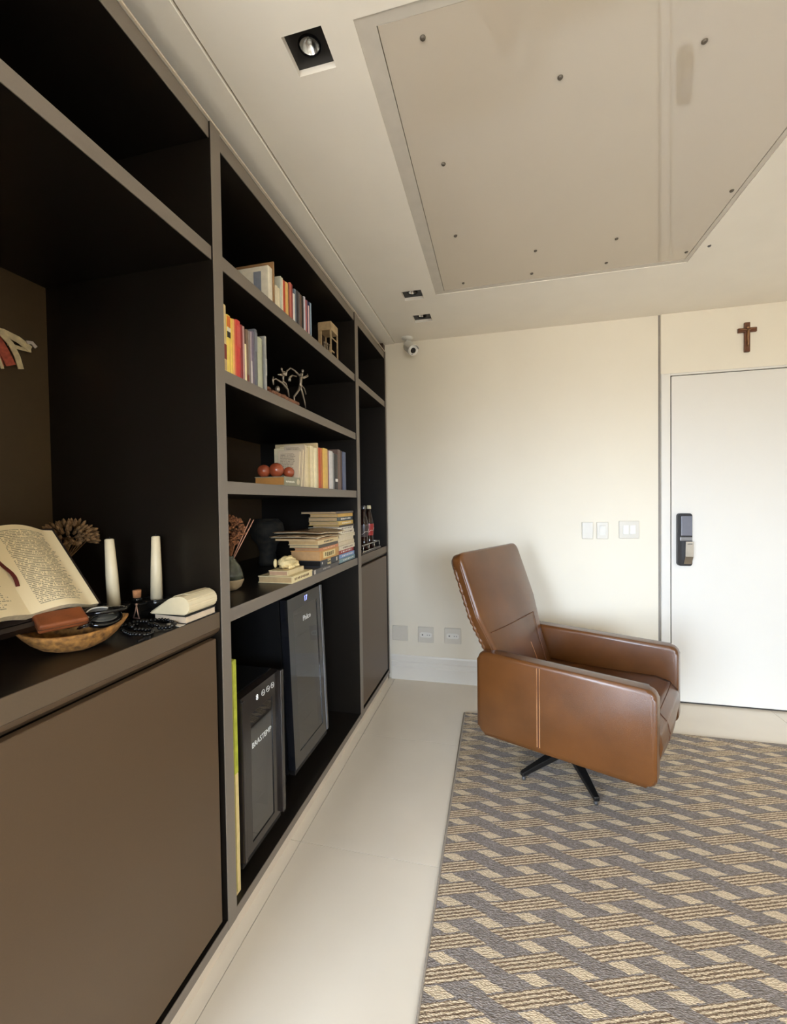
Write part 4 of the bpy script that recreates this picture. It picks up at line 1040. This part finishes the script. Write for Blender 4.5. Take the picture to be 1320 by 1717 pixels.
for side in (1, -1):
    bm_, f = page(side); obj('page', bm_, PAGE, bs, True)
    # block of pages below the open leaf
    bm_ = bmesh.new(); nu = 20
    rows = []
    for i in range(nu+1):
        u = i/nu; th = .004+.014*(1-u*.55)
        rows.append([bm_.verts.new(Vector(f(u, v))-nrm_*d__) for v in (0, 1) for d__ in (.0008, th)])
    for a_, c_ in zip(rows, rows[1:]):
        for q in ((0, 1), (1, 3), (3, 2), (2, 0)): bm_.faces.new((a_[q[0]], a_[q[1]], c_[q[1]], c_[q[0]]))
    bm_.faces.new([rows[-1][k] for k in (0, 1, 3, 2)]); bm_.faces.new([rows[0][k] for k in (0, 2, 3, 1)])
    obj('page_block', bm_, CREAMP, bs)
    bm_ = hexa([tuple(base+Vector((0, side*y, 0))+upd*z-nrm_*d__) for d__ in (.023, .019) for y, z in ((0, -.005), (.170, -.005), (.170, HB+.004), (0, HB+.004))]); obj('cover', bm_, mat('dark_cover', (40, 28, 22), .5, var=.1), bs)
bm_ = bmesh.new(); rib = []
for k in range(12):
    t_ = k/11; rib.append(base+Vector((0, .004-.010*t_+.004*math.sin(6*t_), 0))+upd*(HB*(.30+.55*t_))+nrm_*(.004+.003*math.sin(9*t_)))
for a_, c_ in zip(rib, rib[1:]):
    pass
vv = [[bm_.verts.new(p+Vector((0, s_*.004, 0))) for s_ in (-1, 1)] for p in rib]
for a_, c_ in zip(vv, vv[1:]): bm_.faces.new((a_[0], a_[1], c_[1], c_[0]))
solid(bm_, geom=list(bm_.faces), thickness=.0008); obj('ribbon_marker', bm_, mat('dark_red_ribbon', (92, 28, 22), .5, var=.3, scale=90), bs)
bst = thing('book_stand', 'dark wooden stand holding the open book on the counter', 'stand', (-.24, .67, zL))
DW = mat('dark_stand_wood', (44, 32, 24), .4, var=.2)
o0 = base-nrm_*.0250
obj('rest_board', hexa([tuple(o0+Vector((0, y, 0))+upd*z-nrm_*d__) for d__ in (.010, .0) for y, z in ((-.13, -.012), (.13, -.012), (.13, .19), (-.13, .19))]), DW, bst)
obj('ledge', hexa([tuple(o0+Vector((0, y, 0))+upd*(-.022+z)+nrm_*d__) for d__ in (-.010, .014) for y, z in ((-.13, 0), (.13, 0), (.13, .010), (-.13, .010))]), DW, bst)
for y in (-.11, .10):
    bm_ = bmesh.new(); q = o0+Vector((0, y, 0)); tube(bm_, [q+upd*.05-nrm_*.02, Vector((q.x-.085, q.y, zL+.006))], .008, 8); obj('foot', bm_, DW, bst)
    bm_ = bmesh.new(); tube(bm_, [q+upd*.15-nrm_*.014, Vector((q.x-.21, q.y, zL+.006))], .007, 8); obj('back_strut', bm_, DW, bst)
# dried bouquet behind the book
dv = thing('tall_vase', 'dark vase mostly hidden behind the open book', 'vase', (-.42, .955, zL))
b_ = bmesh.new(); lathe(b_, -.42, .955, [(.030, zL), (.045, zL+.03), (.050, zL+.07), (.032, zL+.115), (.022, zL+.135), (.024, zL+.145), (.019, zL+.145), (.018, zL+.12)], 24); obj('vessel', b_, mat('dark_vase', (38, 30, 24), .3, var=.15), dv, True)
db = thing('dried_flowers', 'brown dried flower cluster peeking out behind the open book', 'flowers', (-.42, .96, zL+.15))
rnd = random.Random(9); cc = Vector((-.42, .975, zL+.222))
DRYB = mat('dried_flower_brown', (128, 96, 60), .9, var=.45, scale=90)
for k in range(190):
    th = rnd.uniform(0, 2*PI); ph = math.acos(rnd.uniform(-.35, 1)); d_ = Vector((math.sin(ph)*math.cos(th), math.sin(ph)*math.sin(th), math.cos(ph)))
    r_ = rnd.uniform(.8, 1.0); q = cc+Vector((d_.x*.066, d_.y*.070, d_.z*.050))*r_
    b_ = bmesh.new(); bmesh.ops.create_icosphere(b_, subdivisions=1, radius=1, matrix=Matrix.Translation(q) @ d_.to_track_quat('Z', 'Y').to_matrix().to_4x4() @ Matrix.Diagonal((.0052, .0052, .0125, 1)))
    obj('seed_head', b_, DRYB, db)
b_ = bmesh.new()
for k in range(18): tube(b_, [(-.42, .955, zL+.147), cc+Vector((rnd.uniform(-.05, .05), rnd.uniform(-.05, .05), .0))], .0014, 5)
o = obj('stems', b_, DRYB, db); o['kind'] = 'stuff'

# clay boat dish with things in it
bd = thing('clay_dish', 'boat shaped ochre clay dish at the front of the counter', 'dish', (-.120, .742, zL))
A0 = Vector((-.160, .648, 0)); A1 = Vector((-.078, .838, 0)); mid = (A0+A1)/2; ax = (A1-A0).normalized(); LH = (A1-A0).length/2; sd = Vector((ax.y, -ax.x, 0))
def dish(u, v, th=0.0):
    # u around, v from centre to rim
    a_ = 2*PI*u; r_ = v
    sh_ = abs(math.cos(a_))**.9
    lx = (LH-th)*math.cos(a_); ly = (.062-th)*math.sin(a_)*(1-.22*sh_)
    z = .006+th*.9+(.041+.014*math.cos(a_)**4)*(r_**2.6)
    return mid+ax*lx*(.45+.55*r_ if r_ > .01 else 0)*r_**.35+sd*ly*(r_**.5)+Vector((0, 0, zL-.006+z-.0*th))
b_ = bmesh.new(); n = 40; rings = []
for v in (0.02, .3, .55, .75, .9, 1.0): rings.append([b_.verts.new(dish(i/n, v)) for i in range(n)])
inn = []
for v in (1.0, .9, .7, .45, .2): inn.append([b_.verts.new(dish(i/n, v, .006)+Vector((0, 0, -.004 if v == 1.0 else 0))) for i in range(n)])
allr = rings+inn
for a_, c_ in zip(allr, allr[1:]):
    for i in range(n): b_.faces.new((a_[i], a_[(i+1)%n], c_[(i+1)%n], c_[i]))
b_.faces.new(rings[0]); b_.faces.new(list(reversed(inn[-1])))
obj('bowl', b_, CLAY, bd, True)
def obox(c, ex, ey, ez, yaw, pitch, bw, m, name, label, cat):
    t = thing(name, label, cat, c)
    b_ = B(-ex, ex, -ey, ey, -ez, ez); bev(b_, bw, 3)
    bmesh.ops.rotate(b_, verts=b_.verts, matrix=Matrix.Rotation(yaw, 3, 'Z') @ Matrix.Rotation(pitch, 3, 'Y'))
    o = link_mesh('body', b_, m, False); o.parent = t
    return t
wal = obox((-.128, .716, zL+.070), .026, .044, .010, -.40, .40, .005, mat('reddish_brown_leather', (132, 70, 34), .5, var=.2, bump=.2), 'wallet', 'reddish brown leather wallet resting in the clay dish', 'wallet')
b_ = bmesh.new(); box(b_, -.0265, .0265, -.0445, .0445, -.001, .001); bmesh.ops.rotate(b_, verts=b_.verts, matrix=Matrix.Rotation(-.40, 3, 'Z') @ Matrix.Rotation(.40, 3, 'Y')); q_ = link_mesh('fold_edge', b_, LEAD); q_.parent = wal
# round black case / mirror
rc = thing('compact_mirror', 'round black compact mirror with a pale ring in the clay dish', 'mirror', (-.112, .797, zL+.056))
rot = Matrix.Rotation(.35, 3, 'Y') @ Matrix.Rotation(.10, 3, 'X')
for nm, pr, m_ in (('case', [(.041, -.006), (.044, -.002), (.044, .002), (.041, .005), (.036, .0062)], GBLACK), ('glass_face', [(.034, .0060), (.034, .0068), (.001, .0070)], mat('dark_mirror', (92, 92, 88), .08, metal=.6, var=.03))):
    b_ = bmesh.new(); lathe(b_, 0, 0, pr, 32); bmesh.ops.rotate(b_, verts=b_.verts, matrix=rot); o = link_mesh(nm, b_, m_, True); o.parent = rc
b_ = bmesh.new(); tube(b_, [rot @ Vector((.029*math.cos(a_), .029*math.sin(a_), .0072)) for a_ in [2.0+2.6*k/16 for k in range(17)]], .0016, 6); o = link_mesh('pale_arc', b_, WHITEP, True); o.parent = rc
b_ = bmesh.new(); tube(b_, [Vector((-.115+.050*math.cos(2*PI*k/28), .800+.050*math.sin(2*PI*k/28)*.95, zL+.068+.006*math.cos(2*PI*k/28+.6))) for k in range(28)], .0042, 8, True)
solo('black_bangle', b_, GBLACK, 'thin black bangle lying around the compact mirror', 'bangle', (-.115, .800, zL+.05), True)
# sunglasses folded in the dish
sg = thing('sunglasses', 'folded dark sunglasses between the wallet and compact mirror', 'glasses', (-.110, .738, zL+.052))
for k in (0, 1):
    b_ = bmesh.new(); tube(b_, [(-.118+.030*k+.013*math.cos(2*PI*a_/18), .735+.012*math.sin(2*PI*a_/18), zL+.052+.006*math.cos(2*PI*a_/18)) for a_ in range(18)], .0018, 6, True); obj('rim', b_, GBLACK, sg, True)
    b_ = bmesh.new(); ball(b_, (-.118+.030*k, .735, zL+.052), .0115, 2, (1, .9, .25)); obj('lens', b_, mat('brown_lens', (40, 26, 18), .1, var=.05), sg, True)
b_ = bmesh.new(); tube(b_, [(-.130, .735, zL+.056), (-.135, .765, zL+.062), (-.128, .790, zL+.058)], .0018, 6); obj('temple', b_, GBLACK, sg, True)
b_ = bmesh.new(); tube(b_, [(-.078, .733, zL+.054), (-.090, .758, zL+.064), (-.108, .785, zL+.060)], .0018, 6); obj('temple', b_, GBLACK, sg, True)

# candles in black glass holders
HOLD = mat('black_glass_holder', (24, 22, 20), .08, var=.1)
for (x, y, l, lh, tx) in [(-.228, .940, 'left white taper candle in a round black glass holder', 'left round black glass candle holder with a white candle', -.010), (-.178, 1.035, 'right white taper candle in a round black glass holder', 'right round black glass candle holder beside the cream case', .002)]:
    t = thing('candle_holder', lh, 'candle holder', (x, y, zL), group='black glass candle holders')
    b_ = bmesh.new(); lathe(b_, x, y, [(.034, zL), (.036, zL+.004), (.020, zL+.013), (.022, zL+.020), (.038, zL+.026), (.041, zL+.038), (.038, zL+.044), (.020, zL+.042), (.016, zL+.030)], 32); obj('stand_body', b_, HOLD, t, True)
    b_ = bmesh.new(); tube(b_, [(x+.0385*math.cos(2*PI*k/32), y+.0385*math.sin(2*PI*k/32), zL+.043) for k in range(32)], .0030, 8, True); obj('rim', b_, HOLD, t, True)
    c = thing('taper_candle', l, 'candle', (x, y, zL+.031), group='white taper candles')
    b_ = bmesh.new(); tube(b_, [(x, y, zL+.031), (x+tx*.5, y, zL+.13), (x+tx, y, zL+.222), (x+tx, y, zL+.224)], [.0165, .0145, .0112, .008], 20); obj('wax', b_, WAX, c, True)
    b_ = bmesh.new(); tube(b_, [(x+tx, y, zL+.222), (x+tx+.001, y, zL+.229)], .0010, 6); obj('wick', b_, BLACK, c)
# little square bottle with a cork and a pale pendant figure
lb = thing('small_bottle', 'small square dark glass bottle with cork between the candles', 'bottle', (-.195, .988, zL))
b_ = bev(B(-.221, -.169, .964, 1.012, zL, zL+.044), .004, 2); obj('glass_body', b_, HOLD, lb)
b_ = bmesh.new(); lathe(b_, -.200, .988, [(.012, zL+.043), (.013, zL+.050), (.0115, zL+.055)], 16); obj('neck', b_, HOLD, lb, True)
b_ = bmesh.new(); lathe(b_, -.200, .988, [(.0095, zL+.052), (.011, zL+.074), (.0105, zL+.076)], 16); obj('cork', b_, mat('cork', (176, 120, 78), .9, var=.3, scale=150), lb, True)
b_ = bmesh.new()
for s_ in (-1, 1): tube(b_, [(-.176, .9615, zL+.040), (-.176+s_*.004, .9605, zL+.022), (-.176+s_*.009, .9595, zL+.006)], .0016, 6)
tube(b_, [(-.187, .960, zL+.005), (-.165, .960, zL+.005)], .0014, 6); ball(b_, (-.176, .9615, zL+.042), .004, 1)
obj('pendant', b_, mat('rose_metal', (206, 170, 156), .35, metal=.6, var=.1), lb, True)
# rosary heaps: each bead a part
rs = thing('rosary', 'black bead rosary heaped on the counter beside the clay dish', 'rosary', (-.075, .90, zL))
path = [(-.150,.880),(-.146,.912),(-.128,.940),(-.098,.958),(-.062,.952),(-.030,.934),(-.018,.908),(-.038,.893),(-.066,.902),(-.092,.918),(-.118,.916),(-.126,.890),(-.104,.872),(-.070,.872),(-.036,.866),(-.028,.845),(-.052,.832),(-.086,.842),(-.118,.858)]
pts = []
P_ = [Vector((a_, c_, 0)) for a_, c_ in path]
N_ = 62
for k in range(N_):
    t_ = k/(N_-1)*(len(P_)-1); i = min(int(t_), len(P_)-2); w = t_-i
    p0, p1, p2, p3 = P_[max(i-1, 0)], P_[i], P_[i+1], P_[min(i+2, len(P_)-1)]
    q = .5*((2*p1)+(p2-p0)*w+(2*p0-5*p1+4*p2-p3)*w*w+(3*p1-p0-3*p2+p3)*w**3); q.z = zL+.0052+(.006 if k % 7 > 3 else 0)*(1 if 20 < k < 45 else .3); pts.append(q)
bmm = bmesh.new(); bmesh.ops.create_icosphere(bmm, subdivisions=2, radius=.0050); bead = link_mesh('bead', bmm, GBLACK, True); bead.parent = rs; bead.location = pts[0]-Vector(rs.location)
for q in pts[1:]:
    o = bead.copy(); COL.objects.link(o); o.parent = rs; o.location = q-Vector(rs.location)
b_ = bmesh.new(); tube(b_, pts, .0008, 5); obj('cord', b_, BLACK, rs)
b_ = bmesh.new(); box(b_, -.016, -.012, .800, .836, zL+.001, zL+.005); box(b_, -.024, -.004, .822, .826, zL+.001, zL+.005); obj('cross', b_, BLACK, rs)
# papers, black notebook, cream case
bp_ = thing('paper_slips', 'white paper slips under the black notebook', 'paper', (-.04, .965, zL)); 
obj('sheet', hexa([(-.060,.940,zL+.0002),(-.008,.925,zL+.0002),(.0-.008,.985,zL+.0002),(-.052,1.0,zL+.0002),(-.060,.940,zL+.0012),(-.008,.925,zL+.0012),(-.008,.985,zL+.0012),(-.052,1.0,zL+.0012)]), cover_mat((226, 216, 200)), bp_)
def flatpoly(c4, z0, z1): return hexa([(*p, z0) for p in c4]+[(*p, z1) for p in c4])
nb = thing('notebook', 'black notebook with pale page edges under the cream case', 'notebook', (-.06, 1.0, zL+.0015))
c4 = [(-.118, .958), (-.004, .944), (-.004, 1.066), (-.112, 1.072)]
ins = [(-.115, .961), (-.006, .947), (-.006, 1.063), (-.109, 1.069)]
obj('cover', flatpoly(c4, zL+.0014, zL+.0034), BLACK, nb); obj('pages', flatpoly(ins, zL+.0034, zL+.0200), cover_mat((206, 186, 160)), nb); obj('cover', flatpoly(c4, zL+.0200, zL+.0225), BLACK, nb)
cs = thing('eyeglass_case', 'cream folded leather case with flap lying on the black notebook', 'case', (-.06, 1.0, zL+.0225))
CASE = mat('cream_leather', (222, 206, 170), .5, var=.05, bump=.1)
zc = zL+.0228
ol = [(-.118, zc), (-.012, zc), (.000, zc+.010), (.004, zc+.024), (-.002, zc+.038), (-.016, zc+.048), (-.030, zc+.049), (-.118, zc+.006)]
ol = [(-.122, zc), (-.012, zc), (-.002, zc+.010), (.001, zc+.024), (-.004, zc+.038), (-.016, zc+.047), (-.032, zc+.049), (-.060, zc+.043), (-.122, zc+.004)]
b_ = prism(ol, 'y', .952, 1.066)
es = [e_ for e_ in b_.edges if abs(e_.verts[0].co.y-e_.verts[1].co.y) > .05]
bmesh.ops.bevel(b_, geom=es, offset=.003, segments=2, affect='EDGES'); obj('body', b_, CASE, cs)
b_ = bmesh.new()
fl_ = [(-.108, zc+.0150), (-.060, zc+.0440), (-.034, zc+.0502), (-.018, zc+.0490)]
va_ = [[b_.verts.new((x, y, z)) for y in (.972, 1.060)] for x, z in fl_]
for a_, c_ in zip(va_, va_[1:]): b_.faces.new((a_[0], a_[1], c_[1], c_[0]))
solid(b_, geom=list(b_.faces), thickness=.0018); obj('flap', b_, CASE, cs)
# embossed wording: too small to read, a thin line of strokes
b_ = bmesh.new()
for k in range(9): box(b_, -.0865, -.0835, .992+.0052*k, .9955+.0052*k, zc+.0284, zc+.0306)
o = obj('embossed_line', b_, cover_mat((170, 152, 124)), cs); o['kind'] = 'stuff'

# woven palm ornament on the back panel
pm = thing('woven_ornament', 'folded straw and red ribbon ornament hanging inside the left bay', 'ornament', (XB, .95, 1.78))
STRAW = mat('straw_strip', (238, 216, 172), .7, var=.2, scale=60); RIBR = mat('faded_red_strip', (196, 96, 74), .7, var=.35, scale=60)
def strip(pts, w, m, name):
    b_ = bmesh.new(); pts = [Vector((XB+.010+dx, y, z)) for dx, y, z in pts]; r_ = []
    for i, p in enumerate(pts):
        t_ = (pts[min(i+1, len(pts)-1)]-pts[max(i-1, 0)]).normalized(); n_ = t_.cross(Vector((1, 0, 0))).normalized()
        r_.append([b_.verts.new(p+n_*w*s_) for s_ in (-1, 1)])
    for a_, c_ in zip(r_, r_[1:]): b_.faces.new((a_[0], a_[1], c_[1], c_[0]))
    solid(b_, geom=list(b_.faces), thickness=.003); obj(name, b_, m, pm)
strip([(.012,.90,1.826),(.014,.945,1.828),(.012,.985,1.822),(.010,1.020,1.806)], .010, STRAW, 'straw_loop')
strip([(.004,.96,1.803),(.006,.990,1.800),(.008,1.022,1.802)], .005, STRAW, 'straw_loop')
strip([(.014,1.006,1.822),(.014,1.022,1.826),(.013,1.034,1.816)], .005, cover_mat((226, 212, 200)), 'white_tip')
strip([(.020,.930,1.824),(.020,.958,1.800),(.018,.976,1.768),(.016,.986,1.735)], .008, STRAW, 'straw_tail')
strip([(.008,.925,1.812),(.008,.945,1.780),(.008,.965,1.740)], .014, RIBR, 'red_tail')
strip([(.010,.900,1.812),(.010,.915,1.770),(.010,.930,1.726)], .016, RIBR, 'red_tail')
strip([(.014,.905,1.810),(.014,.922,1.770),(.014,.938,1.722)], .004, STRAW, 'straw_tail')
